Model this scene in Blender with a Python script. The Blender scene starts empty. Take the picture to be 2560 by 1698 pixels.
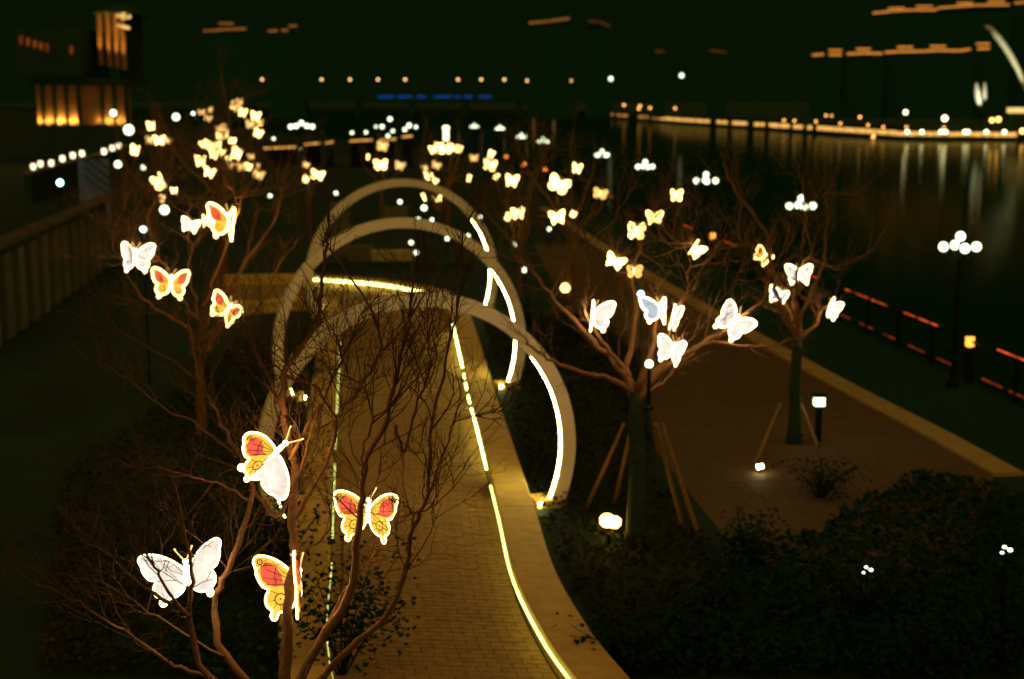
import bpy, math, random
from mathutils import Vector, Matrix, Euler
R = math.radians
SC = bpy.context.scene
COL = SC.collection
# ------------------------------------------------------------------ camera
CAM_Z, PITCH, FPX = 6.0, R(9.56), 50/36*2560
cd = bpy.data.cameras.new('camera'); cam = bpy.data.objects.new('camera', cd); COL.objects.link(cam)
cam.location = (0, 0, CAM_Z); cam.rotation_euler = (R(90)-PITCH, 0, 0)
cd.lens = 50; cd.sensor_width = 36; cd.clip_start = 0.1; cd.clip_end = 6000
cd.dof.use_dof = True; cd.dof.focus_distance = 9.9; cd.dof.aperture_fstop = 1.4
SC.camera = cam
# ------------------------------------------------------------------ night sky, city glow
w = bpy.data.worlds.new('World'); SC.world = w; w.use_nodes = True
nt = w.node_tree; nt.nodes.clear()
out = nt.nodes.new('ShaderNodeOutputWorld')
glow = nt.nodes.new('ShaderNodeBackground'); glow.inputs[0].default_value = (0.42, 1.0, 0.16, 1); glow.inputs[1].default_value = 0.0052
sky = nt.nodes.new('ShaderNodeTexSky'); sky.sky_type = 'NISHITA'; sky.sun_disc = False
sky.sun_elevation = R(48); sky.sun_rotation = R(177)
nb = nt.nodes.new('ShaderNodeBackground'); nb.inputs[1].default_value = 0.00001
nt.links.new(sky.outputs[0], nb.inputs[0])
add = nt.nodes.new('ShaderNodeAddShader')
nt.links.new(glow.outputs[0], add.inputs[0]); nt.links.new(nb.outputs[0], add.inputs[1]); nt.links.new(add.outputs[0], out.inputs[0])
# the glow of the overcast city sky, very soft and warm
sd = bpy.data.lights.new('city_glow', 'SUN'); sd.energy = 0.74; sd.angle = R(130); sd.color = (1.0, 0.62, 0.15)
so = bpy.data.objects.new('city_glow', sd); COL.objects.link(so)
so.rotation_euler = (R(46), 0, R(3))
SC.view_settings.view_transform = 'Standard'; SC.view_settings.look = 'None'
SC.view_settings.exposure = 0.22; SC.view_settings.gamma = 1; SC.view_settings.use_curve_mapping = False
SC.cycles.max_bounces = 5; SC.cycles.sample_clamp_indirect = 4; SC.cycles.use_light_tree = True
SC.cycles.use_denoising = True
SC.cycles.caustics_reflective = False; SC.cycles.caustics_refractive = False

# ------------------------------------------------------------------ helpers
CP, SP = math.cos(PITCH), math.sin(PITCH)
def ray(px, py):
    c, v = (px-1280)/FPX, (849-py)/FPX
    return Vector((c, CP+v*SP, -SP+v*CP))
def at_z(px, py, z):
    d = ray(px, py); t = (z-CAM_Z)/d.z
    return Vector((0, 0, CAM_Z))+d*t
def at_y(px, py, y):
    d = ray(px, py); t = y/d.y
    return Vector((0, 0, CAM_Z))+d*t
def mpp(y): return y/CP/FPX            # metres per photo pixel at about that distance

MATS = {}
def mat(name, col, rough=0.8, var=0.35, scale=6.0, bump=0.3, spec=0.3, col2=None, detail=6):
    if name in MATS: return MATS[name]
    m = bpy.data.materials.new(name); m.use_nodes = True; n = m.node_tree; b = n.nodes['Principled BSDF']
    b.inputs['Roughness'].default_value = rough; b.inputs['Specular IOR Level'].default_value = spec
    tc = n.nodes.new('ShaderNodeTexCoord'); nz = n.nodes.new('ShaderNodeTexNoise')
    nz.inputs['Scale'].default_value = scale; nz.inputs['Detail'].default_value = detail; nz.inputs['Roughness'].default_value = 0.65
    n.links.new(tc.outputs['Object'], nz.inputs['Vector'])
    rp = n.nodes.new('ShaderNodeValToRGB'); rp.color_ramp.elements[0].position = 0.3; rp.color_ramp.elements[1].position = 0.72
    c2 = col2 or tuple(min(1, c*(1+var)) for c in col)
    rp.color_ramp.elements[0].color = tuple(c*(1-var) for c in col)+(1,); rp.color_ramp.elements[1].color = tuple(c2)+(1,)
    n.links.new(nz.outputs['Fac'], rp.inputs[0]); n.links.new(rp.outputs[0], b.inputs['Base Color'])
    if bump:
        bm = n.nodes.new('ShaderNodeBump'); bm.inputs['Strength'].default_value = bump; bm.inputs['Distance'].default_value = 0.02
        n.links.new(nz.outputs['Fac'], bm.inputs['Height']); n.links.new(bm.outputs[0], b.inputs['Normal'])
    MATS[name] = m; return m
def emis(name, col, s, var=0.0):
    if name in MATS: return MATS[name]
    m = bpy.data.materials.new(name); m.use_nodes = True; n = m.node_tree; n.nodes.clear()
    o = n.nodes.new('ShaderNodeOutputMaterial'); e = n.nodes.new('ShaderNodeEmission')
    e.inputs[0].default_value = tuple(col)+(1,); e.inputs[1].default_value = s
    if var:
        tc = n.nodes.new('ShaderNodeTexCoord'); nz = n.nodes.new('ShaderNodeTexNoise'); nz.inputs['Scale'].default_value = 3.0
        mr = n.nodes.new('ShaderNodeMapRange'); mr.inputs['From Min'].default_value = .3; mr.inputs['From Max'].default_value = .7
        mr.inputs['To Min'].default_value = s*(1-var); mr.inputs['To Max'].default_value = s*(1+var)
        n.links.new(tc.outputs['Object'], nz.inputs['Vector']); n.links.new(nz.outputs['Fac'], mr.inputs['Value']); n.links.new(mr.outputs[0], e.inputs[1])
    n.links.new(e.outputs[0], o.inputs[0]); MATS[name] = m; return m

class MB:
    def __init__(s): s.v, s.f, s.mi = [], [], []
    def add(s, vs, fs, mi=0):
        o = len(s.v); s.v += [Vector(p) for p in vs]; s.f += [tuple(i+o for i in f) for f in fs]; s.mi += [mi]*len(fs); return s
    def box(s, c, sz, rz=0, mi=0, rot=None):
        M = rot if rot is not None else Matrix.Rotation(rz, 3, 'Z')
        c = Vector(c); hx, hy, hz = sz[0]/2, sz[1]/2, sz[2]/2
        vs = [c+M@Vector((x*hx, y*hy, z*hz)) for z in (-1, 1) for (x, y) in ((-1, -1), (1, -1), (1, 1), (-1, 1))]
        return s.add(vs, [(3, 2, 1, 0), (4, 5, 6, 7), (0, 1, 5, 4), (1, 2, 6, 5), (2, 3, 7, 6), (3, 0, 4, 7)], mi)
    def tube(s, pts, rad, n=6, closed=False, cap=True, mi=0):
        pts = [Vector(p) for p in pts]; k = len(pts)
        if not hasattr(rad, '__len__'): rad = [rad]*k
        up = Vector((0.13, 0.2, 1)).normalized(); vs, fs = [], []
        pu = None
        for i in range(k):
            if closed: t = pts[(i+1) % k]-pts[i-1]
            else: t = pts[min(i+1, k-1)]-pts[max(i-1, 0)]
            if t.length < 1e-9: t = Vector((0, 0, 1))
            t.normalize()
            if pu is None:
                a = up if abs(t.dot(up)) < .95 else Vector((1, 0, 0)); u = (a-t*a.dot(t)).normalized()
            else:
                u = pu-t*pu.dot(t)
                u = u.normalized() if u.length > 1e-6 else t.orthogonal().normalized()
            pu = u; q = t.cross(u)
            for j in range(n):
                an = 2*math.pi*j/n; vs.append(pts[i]+(u*math.cos(an)+q*math.sin(an))*rad[i])
        m = k if closed else k-1
        for i in range(m):
            for j in range(n):
                a, b = i*n+j, i*n+(j+1) % n; c, d = ((i+1) % k)*n+(j+1) % n, ((i+1) % k)*n+j
                fs.append((a, b, c, d))
        if cap and not closed: fs += [tuple(range(n))[::-1], tuple((k-1)*n+j for j in range(n))]
        return s.add(vs, fs, mi)
    def sphere(s, c, r, n=12, m=8, sz=1.0, mi=0):
        c = Vector(c); vs = [c+Vector((0, 0, r*sz))]; fs = []
        for i in range(1, m):
            a = math.pi*i/m
            for j in range(n):
                b = 2*math.pi*j/n; vs.append(c+Vector((r*math.sin(a)*math.cos(b), r*math.sin(a)*math.sin(b), r*sz*math.cos(a))))
        vs.append(c-Vector((0, 0, r*sz)))
        for j in range(n): fs.append((0, 1+j, 1+(j+1) % n))
        for i in range(m-2):
            for j in range(n): fs.append((1+i*n+j, 1+(i+1)*n+j, 1+(i+1)*n+(j+1) % n, 1+i*n+(j+1) % n))
        L = len(vs)-1
        for j in range(n): fs.append((L, 1+(m-2)*n+(j+1) % n, 1+(m-2)*n+j))
        return s.add(vs, fs, mi)
    def lathe(s, c, prof, n=12, mi=0):
        c = Vector(c); vs = []; k = len(prof)
        for (r, z) in prof:
            for j in range(n):
                b = 2*math.pi*j/n; vs.append(c+Vector((r*math.cos(b), r*math.sin(b), z)))
        fs = [(i*n+j, i*n+(j+1) % n, (i+1)*n+(j+1) % n, (i+1)*n+j) for i in range(k-1) for j in range(n)]
        fs += [tuple(range(n))[::-1], tuple((k-1)*n+j for j in range(n))]
        return s.add(vs, fs, mi)
    def mesh(s, name, mats, origin=None, smooth=False):
        me = bpy.data.meshes.new(name); o = Vector(origin) if origin is not None else Vector()
        me.from_pydata([tuple(p-o) for p in s.v], [], s.f)
        for m in (mats if isinstance(mats, (list, tuple)) else [mats]): me.materials.append(m)
        if isinstance(mats, (list, tuple)) and len(mats) > 1: me.polygons.foreach_set('material_index', s.mi)
        if smooth: me.polygons.foreach_set('use_smooth', [True]*len(me.polygons))
        me.update(); return me
    def build(s, name, mats, parent=None, origin=None, smooth=False, local=False):
        if parent is not None and not local:
            origin = Vector(); p = parent
            while p is not None: origin = origin+p.location; p = p.parent
        return obj(name, s.mesh(name, mats, origin, smooth), parent, loc=(origin if parent is None and origin is not None else None))
def obj(name, me, parent=None, loc=None, rot=None):
    o = bpy.data.objects.new(name, me); COL.objects.link(o)
    if parent is not None: o.parent = parent
    if loc is not None: o.location = loc
    if rot is not None: o.rotation_euler = rot
    return o
def tag(o, label=None, cat=None, group=None, kind=None):
    if label: o['label'] = label
    if cat: o['category'] = cat
    if group: o['group'] = group
    if kind: o['kind'] = kind
    return o
def thing(name, label, cat, loc, group=None, rot=None):
    o = obj(name, None, None, loc, rot); o.empty_display_size = 0.2
    return tag(o, label, cat, group)
def copy_tree(o, parent=None):
    c = o.copy(); COL.objects.link(c)
    if parent is not None: c.parent = parent
    for ch in o.children: copy_tree(ch, c)
    return c
def catmull(P, per=6):
    P = [Vector(p) for p in P]; Q = [P[0]*2-P[1]]+P+[P[-1]*2-P[-2]]; out = []
    for i in range(1, len(Q)-2):
        for k in range(per):
            t = k/per; a, b, c, d = Q[i-1], Q[i], Q[i+1], Q[i+2]
            out.append(0.5*((2*b)+(c-a)*t+(2*a-5*b+4*c-d)*t*t+(3*b-a-3*c+d)*t*t*t))
    out.append(P[-1]); return out
def resample(P, step):
    L = [0]
    for i in range(1, len(P)): L.append(L[-1]+(P[i]-P[i-1]).length)
    n = max(2, int(round(L[-1]/step))+1); out = []; j = 0
    for k in range(n):
        s = L[-1]*k/(n-1)
        while j < len(P)-2 and L[j+1] < s: j += 1
        t = (s-L[j])/max(1e-9, L[j+1]-L[j]); out.append(P[j].lerp(P[j+1], min(1, t)))
    return out
def offset(P, d):          # shifts a ground line to its right by d
    out = []
    for i, p in enumerate(P):
        t = P[min(i+1, len(P)-1)]-P[max(i-1, 0)]; t.z = 0; t.normalize()
        out.append(p+Vector((t.y, -t.x, 0))*d)
    return out

# ------------------------------------------------------------------ materials
M_soil = mat('soil', (0.007, 0.032, 0.017), 0.95, .5, .5, .6, col2=(0.013, 0.036, 0.019))
M_paver = mat('paver', (0.20, 0.155, 0.10), 0.85, .3, 7, .25)
M_joint = mat('joint_sand', (0.19, 0.11, 0.042), 0.95, .3, 8, .2)
M_stone = mat('pale_granite', (0.58, 0.37, 0.10), 0.7, .2, 5, .12)
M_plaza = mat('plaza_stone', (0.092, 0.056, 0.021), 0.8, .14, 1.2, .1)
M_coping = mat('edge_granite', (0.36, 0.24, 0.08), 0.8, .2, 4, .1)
M_prom = mat('dark_asphalt', (0.013, 0.042, 0.024), 0.9, .3, 6, .2, .05)
M_white = mat('white_painted_steel', (0.82, 0.72, 0.60), 0.6, .05, 3, .03)
M_bark = mat('bark', (0.120, 0.060, 0.022), 0.9, .45, 26, .6)  # reddened to stand in for butterfly light on the branches
M_bark_g = mat('mossy_bark', (0.020, 0.038, 0.020), 0.9, .5, 14, .8)
M_bark_l = mat('lit_limb_bark', (0.190, 0.092, 0.032), 0.9, .4, 22, .6)  # brighter orange limb tone, the butterflies' light put into the colour
M_twig = mat('twig_bark', (0.060, 0.029, 0.011), 0.9, .4, 22, .3)
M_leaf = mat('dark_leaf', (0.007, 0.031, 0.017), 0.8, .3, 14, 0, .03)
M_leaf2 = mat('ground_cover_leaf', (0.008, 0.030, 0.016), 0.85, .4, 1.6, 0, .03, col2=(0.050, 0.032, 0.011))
M_metal = mat('dark_metal', (0.006, 0.010, 0.007), 0.6, .2, 9, .05, .1)
M_wood = mat('stake_wood', (0.22, 0.13, 0.05), 0.85, .35, 18, .3)
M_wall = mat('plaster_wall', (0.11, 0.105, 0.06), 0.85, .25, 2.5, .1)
M_walldark = mat('dark_wall', (0.015, 0.045, 0.025), 0.9, .25, 2.5, .1)
M_facade = mat('dark_green_glass_facade', (0.010, 0.062, 0.038), 0.7, .06, .3, 0, .05)
M_timber = mat('pavilion_timber', (0.30, 0.15, 0.06), 0.7, .2, 1.5, .05)
E_led = emis('led_lime', (0.95, 1.0, 0.20), 3.2, .4)
E_led2 = emis('led_lime_bright', (0.93, 1.0, 0.27), 9, .4)
E_arch = emis('led_arch', (1.0, 0.90, 0.30), 30, .15)
E_globe = emis('globe_white', (0.90, 1.0, 0.62), 3.2)
E_cool = emis('globe_cool', (0.72, 0.90, 1.0), 4)
E_warm = emis('globe_warm', (1.0, 0.62, 0.13), 5.5)
E_orange = emis('lamp_orange', (1.0, 0.34, 0.045), 2.4)
E_red = emis('led_red', (1.0, 0.11, 0.015), .85, .75)
E_tube = emis('butterfly_tube', (1.0, 0.60, 0.17), 8, .25)
E_tubew = emis('butterfly_tube_white', (1.0, 0.68, 0.29), 8, .25)
E_pan_o = emis('panel_amber', (1.0, 0.52, 0.055), 1.15, .25)
E_pan_r = emis('panel_red', (1.0, 0.13, 0.065), 0.85, .35)
E_pan_w = emis('panel_white', (1.0, 0.85, 0.70), .92, .2)
E_pan_b = emis('panel_blue', (0.78, 0.88, 1.0), 0.62, .15)
E_pan_f = emis('panel_far', (1.0, 0.70, 0.20), 4.2, .3)
E_pan_fy = emis('panel_far_amber', (1.0, 0.52, 0.12), 1.25, .3)
E_body = emis('butterfly_body', (1.0, 0.66, 0.38), 4.5)
E_ant = emis('butterfly_antenna', (1.0, 0.58, 0.14), 1.6)
M_print = mat('black_print', (0.02, 0.008, 0.004), 0.8, .2, 9, 0)
E_roof = emis('roof_line', (1.0, 0.34, 0.05), .62, .5)
E_quay = emis('quay_line', (1.0, 0.50, 0.11), 1.0, .9)
E_blue = emis('bridge_blue', (0.02, 0.20, 1.0), .20, .95)

# ------------------------------------------------------------------ layout lines on the ground
LED_R = [(1428, 1698), (1343, 1570), (1283, 1440), (1251, 1300), (1224, 1191), (1191, 1056), (1175, 1000), (1161, 931), (1143, 850), (1128, 795)]
LED_L = [(826, 1399), (829, 1290), (835, 1139), (837, 1085), (840, 1006), (845, 930), (849, 863)]
ZL = 0.22
right_in = [Vector((3.0, 7.5, ZL)), Vector((1.40, 11.0, ZL))]+[at_z(x, y, ZL) for x, y in LED_R]
right_in += [at_z(x, y, ZL) for x, y in ((1108, 758), (1076, 736), (1032, 726), (965, 714), (884, 706), (781, 699), (690, 697), (560, 699))]
left_in = [Vector((0.4, 7.5, ZL)), Vector((-1.1, 11.0, ZL)), Vector((-1.95, 14.2, ZL))]+[at_z(x, y, ZL) for x, y in LED_L]
left_in += [at_z(x, y, ZL) for x, y in ((853, 810), (852, 776), (838, 758), (800, 752), (740, 752), (660, 758), (560, 768))]
RI = resample(catmull(right_in), 0.5); LI = resample(catmull(left_in), 0.5)
for P in (RI, LI):
    for p in P: p.z = 0
EDGE = [Vector((13.0, 2, 0)), at_z(2560, 1190, 0), at_z(2360, 1082, 0), at_z(2010, 900, 0), Vector((4.6, 52, 0)), Vector((2.0, 80, 0)), Vector((-3.5, 120, 0)), Vector((-12, 185, 0)), Vector((-60, 300, 0)), Vector((-320, 900, 0))]
def railx(d): return 11.5-(d-35)*0.1
RAIL = [Vector((14.5, 2, 0)), Vector((railx(25), 25, 0)), Vector((railx(140), 140, 0)), Vector((railx(185), 185, 0)), Vector((-45, 300, 0)), Vector((-300, 900, 0))]

# ------------------------------------------------------------------ the setting
def sheet(name, loop, z, m, kind='structure', depth=0, hole=None):
    import bmesh
    bm = bmesh.new(); vs = [bm.verts.new((p[0], p[1], z)) for p in loop]; f = bm.faces.new(vs)
    if f.normal.z < 0: f.normal_flip()
    if depth:
        n = len(vs); lo = [bm.verts.new((p[0], p[1], z-depth)) for p in loop]
        for i in range(n):
            j = (i+1) % n; bm.faces.new((vs[i], vs[j], lo[j], lo[i]))
    bmesh.ops.triangulate(bm, faces=[g for g in bm.faces if len(g.verts) > 4])
    bmesh.ops.recalc_face_normals(bm, faces=bm.faces)
    me = bpy.data.meshes.new(name); bm.to_mesh(me); bm.free(); me.materials.append(m)
    o = obj(name, me); o['kind'] = kind; return o
EO = [p for p in EDGE]
sheet('ground', [Vector((-900, -20, 0)), Vector((16, -20, 0))]+EO+[Vector((-900, 900, 0))], 0.0, M_soil, depth=3)
sheet('promenade', [Vector((20, -20, 0))]+RAIL+EO[::-1][0:]+[Vector((16, -20, 0))], -1.0, M_prom, depth=2)
# water
wm = bpy.data.materials.new('river_water'); wm.use_nodes = True; n = wm.node_tree; n.nodes.clear(); wo = n.nodes.new('ShaderNodeOutputMaterial'); b = n.nodes.new('ShaderNodeBsdfGlossy'); b.inputs['Color'].default_value = (0.20, 0.21, 0.16, 1); b.inputs['Roughness'].default_value = 0.03
df = n.nodes.new('ShaderNodeBsdfDiffuse'); df.inputs['Color'].default_value = (0.004, 0.020, 0.010, 1); ad = n.nodes.new('ShaderNodeAddShader')
n.links.new(b.outputs[0], ad.inputs[0]); n.links.new(df.outputs[0], ad.inputs[1]); n.links.new(ad.outputs[0], wo.inputs[0])
tc = n.nodes.new('ShaderNodeTexCoord'); mp = n.nodes.new('ShaderNodeMapping'); mp.inputs['Scale'].default_value = (0.5, 1.2, 1)
nz = n.nodes.new('ShaderNodeTexNoise'); nz.inputs['Scale'].default_value = 2.6; nz.inputs['Detail'].default_value = 4
bp = n.nodes.new('ShaderNodeBump'); bp.inputs['Strength'].default_value = 0.3; bp.inputs['Distance'].default_value = 0.025
n.links.new(tc.outputs['Object'], mp.inputs[0]); n.links.new(mp.outputs[0], nz.inputs[0]); n.links.new(nz.outputs[0], bp.inputs['Height']); n.links.new(bp.outputs[0], b.inputs['Normal'])
tag(MB().add([(-3500, -60, -2), (3500, -60, -2), (3500, 4500, -2), (-3500, 4500, -2)], [(0, 1, 2, 3)]).build('water', wm), kind='structure')

# far bank
FB = [at_z(px, py, -2.0) for px, py in ((3100, 352), (2560, 347), (2260, 345), (2080, 333), (1920, 322), (1700, 308), (1500, 293))]
FB += [Vector((FB[-1].x-160, 1100, -2)), Vector((-900, 1500, -2))]
sheet('far_bank', FB+[Vector((-900, 3000, 0)), Vector((2500, 3000, 0)), Vector((900, 300, 0))], 0.6, M_walldark, depth=3)

# ------------------------------------------------------------------ garden path of brick pavers
NST = 90
def arcs(P):
    L = [0]
    for i in range(1, len(P)): L.append(L[-1]+(P[i]-P[i-1]).length)
    return L
def sampler(P):
    L = arcs(P)
    def f(u):
        s = u*L[-1]; j = 0
        lo, hi = 0, len(L)-2
        while lo < hi:
            mid = (lo+hi+1)//2
            if L[mid] <= s: lo = mid
            else: hi = mid-1
        t = (s-L[lo])/max(1e-9, L[lo+1]-L[lo]); return P[lo].lerp(P[lo+1], t)
    return f
def split_at(P, y):        # index where the line first passes the distance y
    for i, p in enumerate(P):
        if p.y >= y: return i
ri, li = split_at(RI, 36.5), split_at(LI, 36.5)
def dense(P, k): return resample(catmull(P[::2], 3), 0.3)
seg = [(sampler(RI[:ri+1]), sampler(LI[:li+1])), (sampler(RI[ri:]), sampler(LI[li:]))]
def path_pt(u, t):         # u 0..2 along, t 0..1 from left to right
    k = 0 if u < 1 else 1
    a, c = seg[k][1](min(1, u-k)), seg[k][0](min(1, u-k)); return a.lerp(c, t)
mb = MB(); vs = []; fs = []
for i in range(NST+1):
    for t in (0, .5, 1): vs.append(path_pt(2*i/NST-1e-6 if i else 0, t)+Vector((0, 0, 0.015)))
for i in range(NST):
    for j in range(2): fs.append((i*3+j, i*3+j+1, (i+1)*3+j+1, (i+1)*3+j))
path = mb.add(vs, fs).build('path', M_joint); path['kind'] = 'structure'
rng = random.Random(3)
len0 = (arcs(RI[:ri+1])[-1]+arcs(LI[:li+1])[-1])/2; len1 = (arcs(RI[ri:])[-1]+arcs(LI[li:])[-1])/2
bricks = []
for k, Ln in ((0, len0), (1, len1)):
    rows = int(Ln/0.125)
    for r_ in range(rows):
        u0, u1 = k+(r_+.05)/rows, k+(r_+.95)/rows
        wdt = (path_pt(u0, 1)-path_pt(u0, 0)).length; nb_ = max(6, int(wdt/0.25)); sh = .5*(r_ % 2)
        for c in range(nb_+1):
            t0, t1 = (c-sh+.014)/nb_, (c-sh+.986)/nb_
            t0, t1 = max(.002, t0), min(.998, t1)
            if t1-t0 < .15/nb_: continue
            h = 0.030+rng.uniform(-.003, .003)
            bricks.append(([path_pt(u0, t0), path_pt(u0, t1), path_pt(u1, t1), path_pt(u1, t0)], h))
PAV = [mat('paver_%s' % s, c, .85, .25, 8, .25) for s, c in (('tan', (0.34, 0.195, 0.070)), ('buff', (0.32, 0.185, 0.068)), ('brown', (0.295, 0.17, 0.062)))]
def brick_geo(mb, q, h, mi=0):
    lo = [p+Vector((0, 0, .012)) for p in q]; c = sum(q, Vector())/4
    hi = [p.lerp(c, .03)+Vector((0, 0, h)) for p in q]
    mb.add(lo+hi, [(4, 5, 6, 7), (0, 1, 5, 4), (1, 2, 6, 5), (2, 3, 7, 6), (3, 0, 4, 7)], mi)
def inframe(q):
    c = sum(q, Vector())/4; rel = c-Vector((0, 0, CAM_Z)); z = rel.y*CP-rel.z*SP
    return rel.y > 0 and (rel.y*SP+rel.z*CP)/z*FPX > -900+40 and c.x > -1.9
near = sorted([b_ for b_ in bricks if inframe(b_[0])], key=lambda b_: b_[0][0].y)[:290]
ids = set(id(b_) for b_ in near); rest = MB()
for b_ in bricks:
    mi = rng.choice((0, 0, 1, 1, 2))
    if id(b_) in ids:
        m1 = MB(); brick_geo(m1, b_[0], b_[1]); m1.build('brick', PAV[mi], path)
    else: brick_geo(rest, b_[0], b_[1], mi)
rb = rest.build('bricks', PAV, path); rb['kind'] = 'stuff'

# ------------------------------------------------------------------ seat walls either side with lime LED strips
def seat_wall(name, label, line, side, strips, w=0.5, z0=0.0, h=0.33, step=1.25, round_end=False):
    root = thing(name, label, 'seat wall', line[0].copy(), 'low granite seat walls along the path')
    inner = resample(line, 0.25); outer = offset(inner, w*side)
    wb = MB(); n_ = len(inner); a = offset(inner, .03*side); c = offset(inner, (w-.03)*side); vs = []
    for i in range(n_): vs += [a[i]+Vector((0, 0, -.05)), a[i]+Vector((0, 0, h-.09)), c[i]+Vector((0, 0, h-.09)), c[i]+Vector((0, 0, -.05))]
    fs = [(i*4+j, i*4+(j+1) % 4, (i+1)*4+(j+1) % 4, (i+1)*4+j) for i in range(n_-1) for j in range(4)]+[(0, 1, 2, 3), tuple((n_-1)*4+j for j in (3, 2, 1, 0))]
    wb.add(vs, fs).build('wall_face', M_stone, root)
    q = 5; k = 0
    while k*q < n_-1:
        i0, i1 = k*q, min(n_-1, (k+1)*q); st = MB(); vs = []; idx = list(range(i0, i1+1)); jz = rng.uniform(-.003, .003)
        for ii in idx:
            pa, pc = inner[ii], outer[ii]
            if ii == i0: t = (inner[min(ii+1, n_-1)]-inner[ii]).normalized()*.006; pa, pc = pa+t, pc+t
            if ii == i1: t = (inner[ii]-inner[ii-1]).normalized()*-.006; pa, pc = pa+t, pc+t
            for (p_, z_) in ((pa, h-.085), (pa, h-.012), (pa.lerp(pc, .03), h), (pa.lerp(pc, .97), h), (pc, h-.012), (pc, h-.085)): vs.append(p_+Vector((0, 0, z_+jz)))
        m_ = len(idx); fs = [(i*6+j, i*6+(j+1) % 6, (i+1)*6+(j+1) % 6, (i+1)*6+j) for i in range(m_-1) for j in range(6)]+[tuple(range(6)), tuple((m_-1)*6+j for j in range(5, -1, -1))]
        st.add(vs, fs).build('coping_stone', M_stone, root); k += 1
    for (y0, y1, xr, rr) in strips:
        pts = [p+Vector((0, 0, ZL)) for p in offset(inner, -.022*side) if y0 <= p.y <= y1 and xr[0] <= p.x <= xr[1]]
        if len(pts) > 2: MB().tube(pts, rr, 6).build('light_strip', (E_led if y0 < 20 else E_led2) if side > 0 else emis('led_lime_faint', (.95, 1, .2), 1.3, .6), root)
    return root
W = (-99, 99)
seat_wall('seat_wall', 'pale granite seat wall curving along the right side of the path with a lime light strip', RI, 1,
          [(8, 21.0, W, .016), (21.9, 26.6, W, .016), (26.8, 27.8, W, .014), (28.1, 28.9, W, .014), (29.2, 30.1, W, .014), (30.5, 36.8, (-2.2, 99), .02),
           (41.6, 60, (-6.9, -2.55), .03)])
seat_wall('seat_wall', 'shorter pale granite seat wall on the left side of the path behind the bare branches', LI, -1,
          [(13, 17.5, W, .006), (18.2, 22.5, W, .008), (23.2, 34.0, W, .010)])

# ------------------------------------------------------------------ round arches over the path
def arch(label, cpx, cpy, d, rad, psi, z_base=0.0, tilt=0):
    c = at_y(cpx, cpy, d); root = thing('arch', label, 'arch', Vector((c.x, c.y, 0)), 'white round arches over the path', rot=(R(tilt), 0, R(psi)))
    th, dp = 0.20, 0.24; cz = c.z
    a0 = -math.asin(min(.9, (cz+.12)/rad)); N = 72
    def ringpt(a, r_, y): return Vector((r_*math.cos(a), y, cz+r_*math.sin(a)))
    NP = 7
    for q in range(NP):        # bolted up from bent panels with fine joints
        vs = []; K = 14; e = .0035/rad
        for i in range(K+1):
            a = a0+(math.pi-2*a0)*q/NP+e+((math.pi-2*a0)/NP-2*e)*i/K
            vs += [ringpt(a, rad, -dp/2), ringpt(a, rad+th, -dp/2), ringpt(a, rad+th, dp/2), ringpt(a, rad, dp/2)]
        fs = [(i*4+j, i*4+(j+1) % 4, (i+1)*4+(j+1) % 4, (i+1)*4+j) for i in range(K) for j in range(4)]+[(3, 2, 1, 0), (K*4, K*4+1, K*4+2, K*4+3)]
        MB().add(vs, fs).build('ring_panel', M_white, root, local=True)
    for s_ in (1, -1):
        for (b0, b1) in (((38, 9.5), (9.0, math.degrees(a0)+5)) if s_ == 1 else ((math.degrees(a0)+14, math.degrees(a0)+5),)):
            vs = []; K = 20
            for i in range(K+1):
                a = R(b0+(b1-b0)*i/K); a = a if s_ == 1 else math.pi-a
                vs += [ringpt(a, rad-.002, -.055), ringpt(a, rad-.012, -.042), ringpt(a, rad-.012, .03), ringpt(a, rad-.002, .042)]
            fs = [(i*4+j, i*4+(j+1) % 4, (i+1)*4+(j+1) % 4, (i+1)*4+j) for i in range(K) for j in range(4)]+[(3, 2, 1, 0), (K*4, K*4+1, K*4+2, K*4+3)]
            MB().add(vs, fs).build('light_strip', E_arch, root, local=True)
        fx = rad*math.cos(a0)
        MB().box((s_*(fx+.08), 0, .045), (.46, .46, .13)).build('footing', M_stone, root, local=True)
        u = MB().sphere((s_*(fx-.12), -.3, .09), .035, 8, 6).build('uplight', E_arch, root, local=True)
    return root
arch('nearest white round arch over the path with its lit strip down the right leg', 1049, 1130, 20.2, 2.15, 15)
arch('middle white round arch over the path at the start of the bend', 1004, 865, 28.9, 2.44, 16)
arch('farthest and tallest looking white round arch behind the other two', 1008, 695, 40.2, 2.60, 19)

# ------------------------------------------------------------------ plaza right of the trees, edge band, railing
pz = [at_z(x, y, 0.0) for x, y in ((1600, 880), (1640, 1130), (1812, 1345), (2060, 1500), (2400, 1440))]
band_in = [p for p in resample(catmull(EDGE[1:6], 8), 1.0)]
inn = offset(band_in, -.50)
pl = [Vector((p.x, p.y)) for p in pz]+[Vector((p.x, p.y)) for p in inn if p.y > 19 and p.y < 60]+[Vector((0.9, 60)), Vector((1.6, 40))]
plaza = sheet('plaza', [(p.x, p.y, 0) for p in pl], 0.012, M_plaza)
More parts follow.
